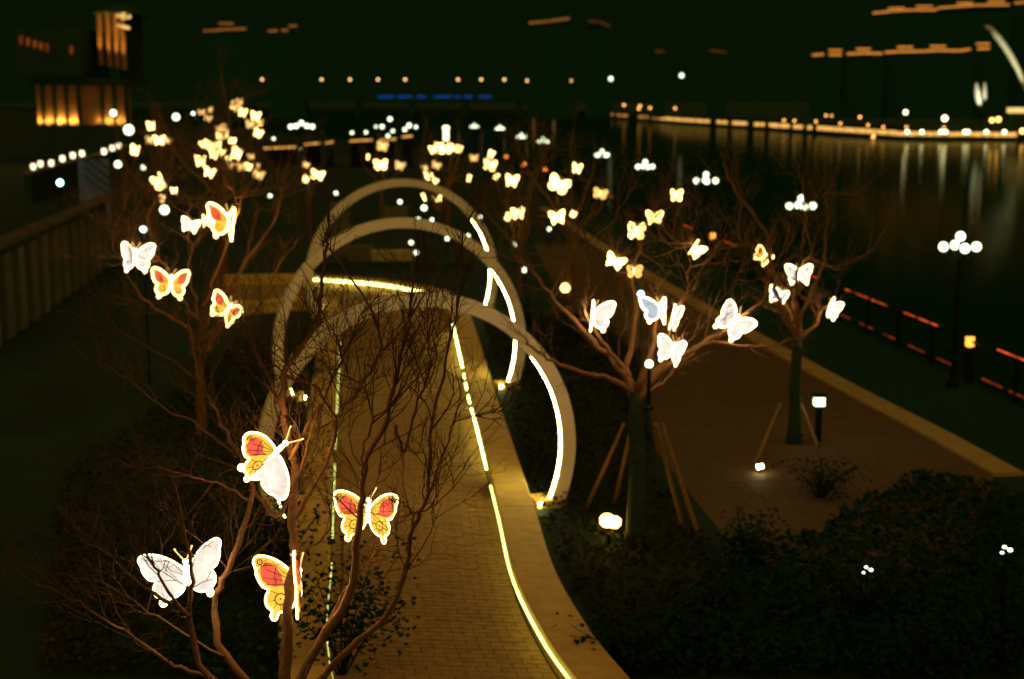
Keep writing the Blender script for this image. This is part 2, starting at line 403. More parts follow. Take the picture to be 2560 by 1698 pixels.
# paving slabs laid on it
def inside(p, poly):
    c = False; j = len(poly)-1
    for i in range(len(poly)):
        a, b_ = poly[i], poly[j]
        if (a.y > p[1]) != (b_.y > p[1]) and p[0] < (b_.x-a.x)*(p[1]-a.y)/(b_.y-a.y)+a.x: c = not c
        j = i
    return c
slabs = []
ca, sa = math.cos(R(7)), math.sin(R(7))
for i in range(-10, 40):
    for j in range(0, 60):
        lx, ly = -2+i*.9+(.45 if j % 2 else 0), 16+j*.9
        q = []
        for dx, dy in ((.01, .01), (.89, .01), (.89, .89), (.01, .89)):
            x, y = lx+dx, ly+dy; q.append(Vector((x*ca-(y-20)*sa, 20+x*sa+(y-20)*ca, 0)))
        if all(inside(p, pl) for p in q): slabs.append(q)
slabs.sort(key=lambda q: q[0].y); rest = MB()
for k, q in enumerate(slabs):
    h = .024+rng.uniform(-.002, .002)
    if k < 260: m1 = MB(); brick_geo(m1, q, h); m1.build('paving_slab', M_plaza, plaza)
    else: brick_geo(rest, q, h)
if rest.v: rest.build('paving_slabs', M_plaza, plaza)['kind'] = 'stuff'
bd = thing('edge_kerb', 'straight pale granite kerb band running beside the dark promenade to the right edge', 'kerb', band_in[0].copy())
k = 0
while k < len(band_in)-1:
    a0_, a1_, c0_, c1_ = inn[k], inn[k+1], band_in[k], band_in[k+1]; t = (a1_-a0_).normalized()*.006
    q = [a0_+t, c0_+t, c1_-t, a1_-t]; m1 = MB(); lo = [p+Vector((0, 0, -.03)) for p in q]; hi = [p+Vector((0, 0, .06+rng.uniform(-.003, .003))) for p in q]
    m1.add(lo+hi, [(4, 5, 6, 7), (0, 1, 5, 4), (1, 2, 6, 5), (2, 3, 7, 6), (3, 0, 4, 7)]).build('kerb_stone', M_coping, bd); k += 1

rl = thing('railing', 'dark waterside railing edged with red dashes of light', 'railing', Vector((railx(25), 25, -1)))
def rp_(d, z): return Vector((railx(d), d, z))
d = 25.0
while d < 140:
    MB().box(rp_(d, -.5), (.10, .10, 1.04)).build('post', M_metal, rl); d += 2.5
MB().tube([rp_(25, .04), rp_(140, .04)], .045, 6).build('top_rail', M_metal, rl)
MB().tube([rp_(25, -.45), rp_(140, -.45)], .02, 5).build('middle_rail', M_metal, rl)
MB().tube([rp_(25, -.82), rp_(140, -.82)], .03, 5).build('bottom_rail', M_metal, rl)
for (d0, d1) in ((31.2, 33.6), (37.2, 38.6), (38.8, 39.6), (41.0, 42.2), (42.5, 43.6), (44, 44.6), (47.5, 49.5), (50.2, 50.8), (53, 55), (58, 60), (66, 68), (75, 78), (88, 91)):
    MB().box(rp_((d0+d1)/2, .10), (.022, (d1-d0), .022), R(5.7)).build('light_strip', E_red, rl)
for d0 in (30, 31.7, 33.2, 36, 38, 40, 42, 44, 46, 48, 50.5, 53):
    MB().box(rp_(d0+.6, -.76), (.04, 1.1, .03), R(5.7)).build('base_light', emis('led_red_dim', (1, .12, .02), .16, .7), rl)

# ------------------------------------------------------------------ lamps
def five_globe(px, py, d, label):
    c = at_y(px, py, d); base = Vector((c.x, d, -1.0)); root = thing('promenade_lamp', label, 'street lamp', base, 'five-globe lamps along the waterside')
    zt = c.z
    MB().lathe(base, [(.16, 0), (.16, .12), (.10, .2), (.07, .5), (.05, zt-base.z-.15), (.06, zt-base.z-.05), (.02, zt-base.z+.12)], 10).build('pole', M_metal, root)
    MB().sphere((c.x, d, zt+.25), .115).build('globe', E_globe, root)
    for k in range(4):
        a = math.pi/2*k+R(28+d*7); e = Vector((math.cos(a)*.40, math.sin(a)*.40, 0))
        p0 = Vector((c.x, d, zt-.25)); MB().tube([p0, p0+e*.5+Vector((0, 0, -.08)), p0+e+Vector((0, 0, .1))], .02, 5).build('arm', M_metal, root)
        MB().sphere((c.x+e.x, d+e.y, zt), .115).build('globe', E_globe, root)
FG = [(2400, 617, 34.5), (2003, 515, 48), (1765, 452, 60), (1613, 417, 75), (1505, 388, 90), (1358, 354, 121), (1303, 343, 135), (1250, 322, 160), (1186, 317, 178)]
ordw = ['nearest five-globe lamp standing alone over the dark water at right', 'second nearest five-globe lamp, above the right-hand tree with butterflies', 'third nearest five-globe lamp, above and right of the big tree', 'fourth nearest five-globe lamp, above the big tree crown',
        'fifth nearest five-globe lamp, left of the tall big tree branches', 'sixth nearest five-globe lamp, far down the promenade', 'seventh nearest five-globe lamp, far down the promenade', 'eighth nearest five-globe lamp, far along the shore', 'farthest five-globe lamp at the end of the waterside row']
for (a, b_, d), l in zip(FG, ordw): five_globe(a, b_, d, l)

def lantern_geo():
    pass
GL = None
def garden_lamp(px, py, z, label, m=E_globe, r_=.09, group='small globe garden lamps', d=None, name='garden_lamp', base_z=0.0):
    c = at_z(px, py, z) if d is None else at_y(px, py, d)
    base = Vector((c.x, c.y, base_z)); root = thing(name, label, 'garden lamp', base, group)
    h = c.z-base_z
    if h > .15: MB().lathe(base, [(.07, 0), (.07, .04), (.03, .07), (.025, h-r_*.9), (r_*.6, h-r_*.85), (r_*.55, h-r_*.7)], 8).build('post', M_metal, root)
    MB().sphere(c, r_, 12, 8).build('globe', m, root)
    return root
far_lamps = [(714, 390), (754, 373), (675, 490), (840, 483), (1017, 380), (1000, 505), (1080, 550), (1118, 597), (1170, 590), (1200, 543), (1373, 573), (1288, 610), (1310, 675), (1028, 607), (1040, 632)]
fl = ['left of the far pair of small globe lamps beyond the left trees', 'right of the far pair of small globe lamps beyond the left trees', 'small white globe lamp between the left trees, in the dark', 'small white globe lamp outside the left shoulder of the tallest arch',
      'small white globe lamp below the far left strip of lights, near the lantern tree', 'large white globe lamp framed inside the top of the farthest arch', 'small pale globe lamp under the glowing chain inside the farthest arch', 'small yellowish globe lamp between the middle and farthest arches', 'faint globe lamp close to the right limb of the middle arch',
      'faint globe lamp seen on the right limb of the farthest arch', 'white globe lamp below a butterfly right of the arches', 'small white globe lamp right of the arches, upper of two', 'small white globe lamp right of the arches, lower of two', 'bright white globe lamp under the crown of the middle arch', 'white lamp among twigs just below the bright globe inside the middle arch']
for (a, b_), l in zip(far_lamps, fl):
    garden_lamp(a, b_, .8, l, E_globe, .10 if b_ < 520 else .075)
garden_lamp(1413, 720, .55, 'large warm round ground lamp glowing left of the big tree', E_warm, .135)
garden_lamp(1602, 735, .5, 'tiny bluish lamp behind the big tree, beside its white butterfly', E_cool, .05, d=19.6, base_z=0)
garden_lamp(1623, 910, .5, 'small white lamp fixed low in the fork of the big tree', E_globe, .055, d=18.2, base_z=2.0)
for (a, b_, l, r_) in ((975, 298, 'elongated pair of white lamps, topmost of the far centre-left lights', .2), (955, 317, 'bright white far lamp under the topmost pair', .2), (940, 317, 'dim far lamp left of the bright white one', .12),
                       (1023, 314, 'far white lamp at the right end of the centre-left lights', .22), (1040, 318, 'dimmer far lamp at the extreme right of the centre-left lights', .15), (1012, 324, 'far lamp just below the right end of the centre-left lights', .18),
                       (982, 328, 'far lamp in the middle of the centre-left lights', .16), (970, 340, 'lowest of the far centre-left lamps, above the amber butterfly', .18), (915, 331, 'right of two dim far lamps above the amber strip', .15), (880, 332, 'left of two dim far lamps above the amber strip', .15),
                       (684, 347, 'lone far lamp above the left end of the amber strip', .14)):
    garden_lamp(a, b_, 1.2, l, E_globe, r_, 'far lamps beyond the garden', d=150)
five = thing('promenade_lamp', 'five-globe lamp far left of centre, above the left end of the amber strip', 'street lamp', at_y(753, 380, 110)*1, 'five-globe lamps along the waterside')
five.location.z = 0
for k, (dx, dz) in enumerate(((-.8, 0), (-.4, .05), (0, .28), (.4, .05), (.8, 0))):
    c = at_y(753, 317, 110)+Vector((dx, .1*k, dz)); MB().sphere(c, .17).build('globe', E_globe, five)
c = at_y(753, 317, 110); MB().lathe((c.x, 110, 0), [(.15, 0), (.06, .3), (.05, c.z-.1), (.02, c.z+.1)], 8).build('pole', M_metal, five)
MB().tube([c+Vector((-.8, 0, -.15)), c+Vector((0, .2, -.35)), c+Vector((.8, .4, -.15))], .03, 5).build('arm', M_metal, five)
# amber strip fence far left of centre
am = thing('lit_fence', 'low far fence edged with a broken amber light strip, left of centre', 'fence', at_z(840, 420, 0))
for x0, y0, x1, y1 in ((660, 373, 740, 366), (762, 362, 800, 357), (815, 357, 832, 356), (876, 353, 930, 350), (950, 350, 990, 348), (1006, 343, 1030, 340)):
    a, b_ = at_y(x0, y0, 128), at_y(x1, y1, 132); MB().box((a+b_)/2, ((b_-a).length, .1, .16), math.atan2((b_-a).y, (b_-a).x)).build('light_strip', emis('amber_strip', (1, .45, .08), .8, .9), am)
    MB().box(((a+b_)/2).to_2d().to_3d()+Vector((0, .2, (a.z-.1)/2)), ((b_-a).length, .08, max(.3, a.z-.1)), math.atan2((b_-a).y, (b_-a).x)).build('panel', M_metal, am)

# bollard lantern on the plaza, ground spot, tree spotlight
c = at_y(2048, 1003, 24.6); root = thing('bollard_lantern', 'square white lantern on a short dark post on the plaza, below the right-hand tree', 'garden lamp', Vector((c.x, c.y, 0)))
MB().box((c.x, c.y, c.z/2-.05), (.10, .10, c.z-.1)).build('post', M_metal, root)
MB().box((c.x, c.y, c.z), (.17, .17, .15)).build('lamp_box', E_globe, root)
MB().box((c.x, c.y, c.z+.10), (.24, .24, .03)).build('cap', M_metal, root)
c = at_y(1900, 1167, 22.4); root = thing('ground_spot', 'small oval spotlight lying low on the plaza between the two right trees', 'spotlight', Vector((c.x, c.y, 0)))
MB().tube([c-Vector((.05, 0, .01)), c+Vector((.05, 0, .012))], .036, 10).build('lamp', emis('spot_warm', (1, .85, .4), 20), root)
MB().lathe((c.x, c.y+.05, 0), [(.03, 0), (.02, max(.03, c.z))], 8).build('stake', M_metal, root)
c = at_y(1523, 1305, 18.75); root = thing('tree_spotlight', 'dazzling spotlight on a stake lighting the foot of the big right tree', 'spotlight', Vector((c.x, c.y, 0)))
MB().lathe((c.x, c.y, 0), [(.03, 0), (.02, c.z-.05)], 8).build('stake', M_metal, root)
MB().lathe((c.x-.03, c.y, c.z), [(.06, -.06), (.095, -.02), (.095, .06), (.06, .10)], 12).build('lamp', emis('spot_hot', (1, .54, .075), 16), root)
MB().lathe((c.x+.075, c.y+.02, c.z-.02), [(.05, -.06), (.085, -.02), (.085, .05), (.05, .08)], 12).build('lamp', emis('spot_hot', (1, .54, .075), 16), root)
# rail lanterns
for (px, py, d, l) in ((2425, 853, 35, 'orange lantern on the railing near the right edge'), (1782, 590, 62, 'orange lantern on the railing above the big right tree'), (1362, 424, 122, 'small red lantern far along the railing, lower right of three'), (1310, 411, 135, 'small red lantern far along the railing, middle of three'), (1266, 392, 150, 'small red lantern far along the railing, upper left of three')):
    c = at_y(px, py, d); root = thing('rail_lantern', l, 'lantern', Vector((c.x, c.y, -1)), 'orange lanterns on the waterside railing'); s = .115 if d < 100 else .13
    MB().box((c.x, c.y, (c.z-1)/2-.1), (.16, .16, c.z+.8)).build('pillar', M_metal, root)
    MB().lathe((c.x, c.y, c.z), [(s*.7, -s*1.2), (s, -s*.9), (s, -.015)], 10).build('lamp_glass', E_orange if d < 100 else emis('lamp_red', (1, .22, .05), 4), root)
    MB().lathe((c.x, c.y, c.z), [(s, .02), (s, s*.8), (s*.5, s*1.2)], 10).build('lamp_glass', E_orange if d < 100 else emis('lamp_red', (1, .22, .05), 4), root)
    MB().lathe((c.x, c.y, c.z+s*1.2), [(s*1.5, 0), (s*.5, s*.7), (.01, s*1.2)], 10).build('cap', M_metal, root)

# ------------------------------------------------------------------ butterflies
WOUT = [(.06, .10), (.22, .30), (.42, .48), (.64, .60), (.86, .65), (.97, .61), (1.0, .50), (.95, .36), (.94, .24), (.88, .10), (.80, -.02), (.68, -.08),
        (.73, -.2), (.75, -.34), (.70, -.46), (.61, -.54), (.64, -.64), (.60, -.73), (.52, -.72), (.47, -.59), (.34, -.57), (.2, -.5), (.1, -.38), (.06, -.2)]
WOUT2 = [(.06, .12), (.2, .34), (.4, .52), (.62, .64), (.82, .66), (.94, .56), (.97, .40), (.93, .22), (.84, .06), (.70, -.04), (.80, -.14), (.84, -.30), (.78, -.46), (.64, -.56), (.48, -.60), (.32, -.58), (.2, -.5), (.1, -.36), (.06, -.2)]
def wing_meshes(tube_m, panel_m, patch_m, tr=.026, outline=None):
    res = {}
    for sg in (1, -1):
        o2 = [Vector((sg*x, 0, z)) for x, z in (outline or WOUT)]
        sm = []
        n_ = len(o2)
        for i in range(n_):
            a, b_, c_, d_ = o2[i-1], o2[i], o2[(i+1) % n_], o2[(i+2) % n_]
            for t in (0, .5): sm.append(0.5*((2*b_)+(c_-a)*t+(2*a-5*b_+4*c_-d_)*t*t+(3*b_-a-3*c_+d_)*t**3))
        import bmesh
        bm = bmesh.new(); f = bm.faces.new([bm.verts.new(p) for p in sm]); r_ = bmesh.ops.extrude_face_region(bm, geom=[f])
        for v in [g for g in r_['geom'] if isinstance(g, bmesh.types.BMVert)]: v.co.y += .03
        bmesh.ops.triangulate(bm, faces=[g for g in bm.faces if len(g.verts) > 4]); bmesh.ops.recalc_face_normals(bm, faces=bm.faces)
        me = bpy.data.meshes.new('wing'); bm.to_mesh(me); bm.free(); me.materials.append(panel_m)
        tube = MB().tube(sm, tr, 6, closed=True).mesh('light_tube', tube_m)
        pat = None; eyes = []; vein = None
        if patch_m:
            pp = [(.40, .22), (.5, .38), (.64, .49), (.76, .50), (.83, .40), (.86, .26), (.80, .10), (.70, .02), (.55, -.03), (.40, -.02), (.22, -.06), (.38, .07)]
            bm = bmesh.new(); f = bm.faces.new([bm.verts.new((sg*x, -.012, z)) for x, z in pp]); r_ = bmesh.ops.extrude_face_region(bm, geom=[f])
            for v in [g for g in r_['geom'] if isinstance(g, bmesh.types.BMVert)]: v.co.y += .054
            bmesh.ops.recalc_face_normals(bm, faces=bm.faces); pat = bpy.data.meshes.new('colour_patch'); bm.to_mesh(pat); bm.free(); pat.materials.append(patch_m)
            for (ex, ez, er) in ((.86, .51, .055), (.42, -.30, .12)):
                e = MB()
                for y in (-.02, .05):
                    e.tube([Vector((sg*ex+er*math.cos(a), y, ez+er*math.sin(a))) for a in [2*math.pi*k/14 for k in range(14)]], .012, 4, closed=True)
                    e.lathe((sg*ex, y, ez), [(.001, -.018), (.026, 0), (.001, .018)], 8)
                eyes.append(e.mesh('eyespot', M_print))
            vb = MB()
            for y in (-.018, .048):
                for pts in (((.08, .05), (.4, .2), (.72, .34)), ((.08, .02), (.42, .1), (.8, .18)), ((.08, -.02), (.4, 0), (.72, .02)), ((.1, .08), (.38, .3), (.6, .5)),
                            ((.1, -.08), (.3, -.2)), ((.54, -.32), (.68, -.34)), ((.42, -.43), (.42, -.54)), ((.5, -.39), (.58, -.5)), ((.3, -.3), (.14, -.3)), ((.48, -.19), (.62, -.12)), ((.33, -.39), (.22, -.46)), ((.5, .4), (.55, .2), (.5, .03)), ((.72, .46), (.82, .42), (.9, .28))):
                    vb.tube([(sg*x, y, z) for x, z in pts], .008, 3)
            vein = vb.mesh('veins', M_print)
        res[sg] = (me, tube, pat, eyes, vein)
    return res
W_ORANGE = wing_meshes(E_tube, E_pan_o, E_pan_r); W_WHITE = wing_meshes(E_tubew, E_pan_w, None); W_BLUE = wing_meshes(E_tubew, E_pan_b, None, .045); W_WM = wing_meshes(E_tubew, E_pan_w, None, .045); W_OM = wing_meshes(E_tube, E_pan_o, E_pan_r, .045)
W_FAR = wing_meshes(E_tube, E_pan_f, None, .035); W_AMB = wing_meshes(emis('far_amber_tube', (1, .55, .16), 2.0), E_pan_fy, None, .035)
W_FAR2 = wing_meshes(E_tube, E_pan_f, None, .03, WOUT2); W_AMB2 = wing_meshes(MATS['far_amber_tube'], E_pan_fy, None, .03, WOUT2)
STY = {'g': W_FAR2, 'h': W_AMB2, 'o': W_ORANGE, 'w': W_WHITE, 'b': W_BLUE, 'f': W_FAR, 'm': {1: W_WHITE[1], -1: W_ORANGE[-1]}, 'W': W_WM, 'O': W_OM, 'a': W_AMB}
B_BODY = MB().tube([(0, 0, .26), (0, -.02, .2), (0, -.03, .1), (0, -.02, -.05), (0, 0, -.2), (0, 0, -.34)], [.02, .055, .06, .055, .045, .012], 8).sphere((0, -.02, .29), .07, 8, 6).mesh('body', E_body, smooth=True)
B_ANT = {s: MB().tube([(s*.03, -.02, .33), (s*.10, -.05, .46), (s*.17, -.06, .58), (s*.2, -.06, .66)], [.018, .018, .016, .024], 5).mesh('antenna', E_ant) for s in (1, -1)}
NB_ = [0]
def butterfly(px, py, d, s, sty, label, group, yaw=0, roll=0, tilt=0, fl=20, fr=20, tall=1.0, sl=0, sr=0):
    c = at_y(px, py, d); root = thing('butterfly_light', label, 'butterfly light', c, group, rot=(R(tilt), R(roll), R(yaw)))
    s *= .93 if d > 12 else 1
    root.scale = (s, s, s*tall*(1+.09*math.sin(px*1.7+py)))
    NB_[0] += 1
    if NB_[0] % 2 and sty in 'fa': sty = 'g' if sty == 'f' else 'h'
    for sg, fo in ((1, fr), (-1, fl)):
        me, tube, pat, eyes, vein = STY[sty][sg]
        wg = obj('wing', me, root, rot=(0, R(sr if sg == 1 else sl), R(-sg*fo)))
        obj('light_tube', tube, wg)
        if pat:
            obj('colour_patch', pat, wg)
            for e in eyes: obj('eyespot', e, wg)
            obj('veins', vein, wg)['kind'] = 'stuff'
    obj('body', B_BODY, root)
    if d < 30:                 # added point light behind the body, brightening the twigs around it
        bl = bpy.data.lights.new('butterfly_fill', 'POINT'); bl.energy = 105*s*s; bl.color = (1, .50, .16) if sty in 'oOma' else (1, .62, .30); bl.shadow_soft_size = .05
        bo = bpy.data.objects.new('butterfly_fill', bl); COL.objects.link(bo); bo.parent = root; bo.location = (0, .22, .05)
    if d < 70:
        for s_ in (1, -1): obj('antenna', B_ANT[s_], root)
    return root
GF, GL2, GR1, GR2, GM, GFAR = ('butterfly lights in the nearest tree', 'butterfly lights in the left middle tree', 'butterfly lights in the big right tree', 'butterfly lights in the right-hand tree', 'butterfly lights in the trees beyond the arches', 'small butterfly lights in the crowded far left crown')
butterfly(468, 1432, 10.8, .375, 'w', 'large white butterfly light with wings in a V, lower left of the nearest tree', GF, yaw=-4, roll=-13, tilt=-24, fl=6, fr=22, tall=.84)
butterfly(750, 1460, 11.05, .385, 'o', 'red and amber butterfly light low in the nearest tree, its right wing seen edge on', GF, yaw=-40, roll=-16, tilt=-14, fl=36, fr=46, tall=.9)
butterfly(690, 1130, 10.5, .34, 'm', 'tilted butterfly light with one red wing and one glaring wing, against the pale limb', GF, yaw=4, roll=48, tilt=-10, fl=44, fr=36, sl=-40, sr=62)
butterfly(921, 1277, 10.95, .30, 'o', 'amber and red butterfly light with black eyespots, in front of the brick path', GF, yaw=-2, roll=3, tilt=4, fl=32, fr=34)
butterfly(338, 640, 22.5, .33, 'W', 'white butterfly light at the left end of the left middle tree', GL2, yaw=24, roll=6, fl=38, fr=30)
butterfly(428, 706, 22.8, .35, 'O', 'amber butterfly light with wings apart, just below the white one at left', GL2, yaw=5, roll=6, fl=25, fr=25)
butterfly(574, 552, 23.2, .40, 'O', 'tall butterfly light with a red left wing at the top of the left middle tree', GL2, yaw=-34, roll=6, fl=34, fr=34)
butterfly(572, 772, 22.2, .345, 'O', 'tilted red and amber butterfly light, lowest in the left middle tree', GL2, yaw=-14, roll=32, fl=25, fr=35)
butterfly(478, 562, 24, .20, 'W', 'small white butterfly light in the middle of the left middle tree', GL2, yaw=10, roll=15, fl=25, fr=40)
butterfly(512, 550, 24.5, .16, 'f', 'small narrow butterfly light left of the tall red one', GL2, yaw=40, roll=0, fl=50, fr=50)
# big right tree
butterfly(1482, 786, 18.4, .30, 'W', 'white butterfly light in profile, leftmost in the big right tree', GR1, yaw=40, roll=8, fl=44, fr=34)
butterfly(1652, 772, 18.3, .29, 'b', 'pale blue butterfly light in profile above the fork of the big right tree', GR1, yaw=-40, roll=-4, fl=34, fr=42)
butterfly(1684, 788, 18.9, .26, 'W', 'narrow white butterfly light seen edge on beside the pale blue one', GR1, yaw=5, roll=14, fl=74, fr=78)
butterfly(1684, 872, 18.0, .26, 'W', 'butterfly light with a cream left wing, lowest in the big right tree', GR1, yaw=-25, roll=14, fl=40, fr=40)
butterfly(1836, 802, 18.5, .31, 'W', 'tilted white butterfly light with two separate wings, rightmost in the big right tree', GR1, yaw=-14, roll=40, fl=34, fr=34)
butterfly(1537, 652, 19.4, .16, 'f', 'small white butterfly light at the upper left of the big right tree', GR1, yaw=6, roll=25, fl=20, fr=20)
butterfly(1585, 678, 19.6, .16, 'a', 'small amber butterfly light just right of the upper left white one', GR1, yaw=0, roll=0, fl=45, fr=40)
butterfly(1735, 622, 19.5, .17, 'f', 'small warm butterfly light seen side on, upper right of the big tree', GR1, yaw=20, roll=40, fl=55, fr=45)
butterfly(1590, 577, 21.5, .19, 'f', 'round dazzling butterfly light high in the middle of the big right tree', GR1, yaw=0, roll=5, fl=40, fr=40, tall=1.1)
butterfly(1636, 542, 22, .18, 'f', 'bright butterfly light with raised wings near the top of the big right tree', GR1, yaw=0, roll=0, fl=35, fr=42)
butterfly(1690, 488, 23, .17, 'f', 'topmost butterfly light of the big right tree, two upright wings', GR1, yaw=0, roll=0, fl=52, fr=52)
# right-hand tree
butterfly(1911, 640, 25, .22, 'O', 'amber butterfly light at the upper left of the right-hand tree', GR2, yaw=-25, roll=36, fl=30, fr=38)
butterfly(2000, 683, 25, .30, 'W', 'widest white butterfly light of the right-hand tree, wings open', GR2, yaw=-12, roll=-2, fl=28, fr=42)
butterfly(1952, 738, 24.6, .24, 'b', 'pale blue butterfly light under the wide white one', GR2, yaw=-34, roll=18, fl=36, fr=38)
butterfly(2072, 770, 24.4, .25, 'W', 'single white wing of a butterfly light at the far right of the right-hand tree', GR2, yaw=42, roll=24, fl=47, fr=38)
# beyond the arches
MID = [(1278, 450, 44, .27, 'f', 'big pear shaped butterfly light above two lit stems right of the arches', -10, 8, 60, 15), (1268, 540, 44, .24, 'f', 'thin slanting butterfly light right of the tallest arch', 20, 30, 60, 70), (1295, 532, 44, .26, 'f', 'open winged butterfly light beside the thin slanting one', 0, -5, 35, 40),
       (1397, 462, 42, .38, 'f', 'large butterfly light with a reddish left wing, right of centre', 10, 25, 15, 35), (1443, 420, 42, .20, 'f', 'butterfly light just above and right of the large reddish one', 0, 10, 40, 45), (1500, 484, 40, .25, 'a', 'pale heart shaped butterfly light alone right of centre', 0, 14, 30, 30),
       (1393, 542, 40, .27, 'f', 'butterfly light with an amber middle below the large reddish one', 0, -8, 30, 30), (1432, 535, 40, .15, 'f', 'tiny butterfly light right of the amber-middled one', 0, 25, 60, 50), (1228, 385, 60, .25, 'f', 'upper of two stacked butterfly lights right of the lantern tree', 0, 25, 60, 60), (1225, 413, 60, .34, 'f', 'lower of two stacked butterfly lights right of the lantern tree', 0, 12, 35, 30),
       (1240, 440, 58, .2, 'f', 'small leaning butterfly light under the two stacked ones', 0, 25, 70, 55), (1185, 395, 62, .23, 'a', 'amber wedge shaped butterfly light between lantern tree and stacked pair', 0, 0, 35, 35), (1173, 445, 58, .2, 'f', 'tall narrow butterfly light leaning right, above the arch', 0, 14, 72, 72),
       (1090, 500, 50, .27, 'f', 'large single-winged butterfly light inside the top of the farthest arch', -10, 4, 80, 10), (1060, 492, 50, .2, 'f', 'long slanting butterfly light left of the single-winged one', 0, -20, 78, 76), (1068, 440, 55, .24, 'f', 'bright bunch-like butterfly light on the crest of the farthest arch', 0, 15, 35, 30), (1063, 420, 58, .2, 'a', 'amber butterfly light just above the bright one on the arch crest', 0, 0, 30, 30), (1088, 452, 55, .15, 'f', 'small butterfly light right of the bright one on the arch crest', 0, 30, 40, 40),
       (1091, 413, 62, .24, 'a', 'amber butterfly light under the lantern tree', 0, 20, 30, 30), (952, 412, 66, .36, 'f', 'white butterfly light with clearly open wings, left of the lantern tree', 0, 0, 22, 22), (921, 392, 66, .2, 'f', 'narrow upright butterfly light left of the open winged one', 0, 8, 75, 75), (957, 366, 66, .32, 'a', 'amber butterfly light above the open winged white one', 0, 10, 25, 35), (1000, 414, 66, .28, 'a', 'amber butterfly light right of the open winged white one', 0, 15, 30, 30),
       (1113, 372, 66, .36, 'f', 'middle butterfly light of the dazzling row under the tall lamp', 0, 0, 20, 20), (1083, 373, 65, .26, 'f', 'left butterfly light of the dazzling row under the tall lamp', 0, -15, 50, 45), (1135, 370, 67, .28, 'f', 'right of the middle in the dazzling row under the tall lamp', 0, 10, 40, 40), (1150, 373, 66, .26, 'f', 'right end butterfly light of the dazzling row, leaning outward', 0, 20, 75, 70), (1097, 366, 67, .26, 'f', 'second butterfly light from the left in the dazzling row', 0, 5, 35, 35),
       (795, 437, 60, .33, 'f', 'larger bright butterfly light of the small group left of the arches', 0, 12, 20, 25), (766, 448, 60, .24, 'f', 'lower left butterfly light of the small group left of the arches', 0, 20, 60, 60), (766, 412, 60, .2, 'a', 'upper amber butterfly light of the small group left of the arches', 0, 25, 40, 40)]
for (a, b_, d, s, st, l, yw, ro, f1, f2) in MID: butterfly(a, b_, d, s, st, l, GM, yaw=yw, roll=ro, fl=f1, fr=f2)
FARB = [(342, 376, 48, .27, 'f', 15), (382, 315, 50, .24, 'f', 0), (376, 350, 50, .2, 'a', 10), (398, 350, 50, .24, 'f', 0), (420, 352, 52, .2, 'a', 20), (406, 455, 40, .33, 'f', -30), (437, 476, 40, .13, 'f', 0), (411, 496, 40, .17, 'a', 10),
        (506, 402, 42, .26, 'f', 5), (524, 430, 42, .2, 'f', 20), (600, 386, 42, .30, 'f', 25), (545, 322, 52, .19, 'a', -10), (566, 318, 52, .2, 'a', 10), (549, 340, 52, .2, 'f', 0), (568, 335, 52, .26, 'o', 0), (530, 364, 50, .24, 'f', 10), (511, 360, 50, .22, 'f', -25), (546, 362, 50, .22, 'f', 0), (536, 384, 48, .23, 'f', 15), (556, 382, 50, .19, 'f', 10), (566, 395, 50, .22, 'f', 30), (579, 413, 50, .17, 'a', 10), (602, 417, 50, .2, 'a', 0), (626, 418, 50, .22, 'f', 15), (582, 352, 52, .19, 'f', 10),
        (506, 281, 56, .18, 'a', 0), (524, 275, 56, .18, 'a', 0), (520, 295, 56, .2, 'a', 20), (588, 266, 56, .22, 'o', 30), (604, 257, 56, .24, 'a', 0), (610, 281, 55, .27, 'f', 15), (640, 290, 55, .24, 'f', 10), (628, 311, 55, .23, 'a', 10), (644, 333, 54, .24, 'f', 25), (648, 307, 56, .17, 'o', 0), (630, 392, 54, .19, 'a', 0), (645, 437, 50, .24, 'a', 15), (648, 415, 52, .15, 'a', 0)]
ordn = {}
ORDF = ['first', 'second', 'third', 'fourth', 'fifth', 'sixth', 'seventh', 'eighth', 'ninth', 'tenth', 'eleventh', 'twelfth', 'thirteenth', 'fourteenth', 'fifteenth', 'sixteenth', 'seventeenth', 'eighteenth', 'nineteenth', 'twentieth']
FARB.sort()
rf = random.Random(11)
for (a, b_, d, s, st, ro) in FARB:
    special = {342: 'white butterfly light with two wings at the far left end of the crowded crown', 406: 'long slanting butterfly light under the left side of the crowded crown', 600: 'large white pointed butterfly light at the right of the crowded crown', 506: None}.get(a)
    if a == 506 and b_ == 402: special = 'big white wedge of a butterfly light at the lower left of the crowded crown'
    kn = {'a': 'amber', 'o': 'red winged', 'f': 'white-hot'}[st]
    if not special: ordn[kn] = ordn.get(kn, -1)+1; special = 'small %s butterfly light in far left crown, %s of its colour from the left' % (kn, ORDF[ordn[kn]])
    butterfly(a, b_, d, s, st, special, GFAR, yaw=rf.uniform(-25, 25), roll=ro, fl=rf.uniform(20, 65), fr=rf.uniform(20, 65))

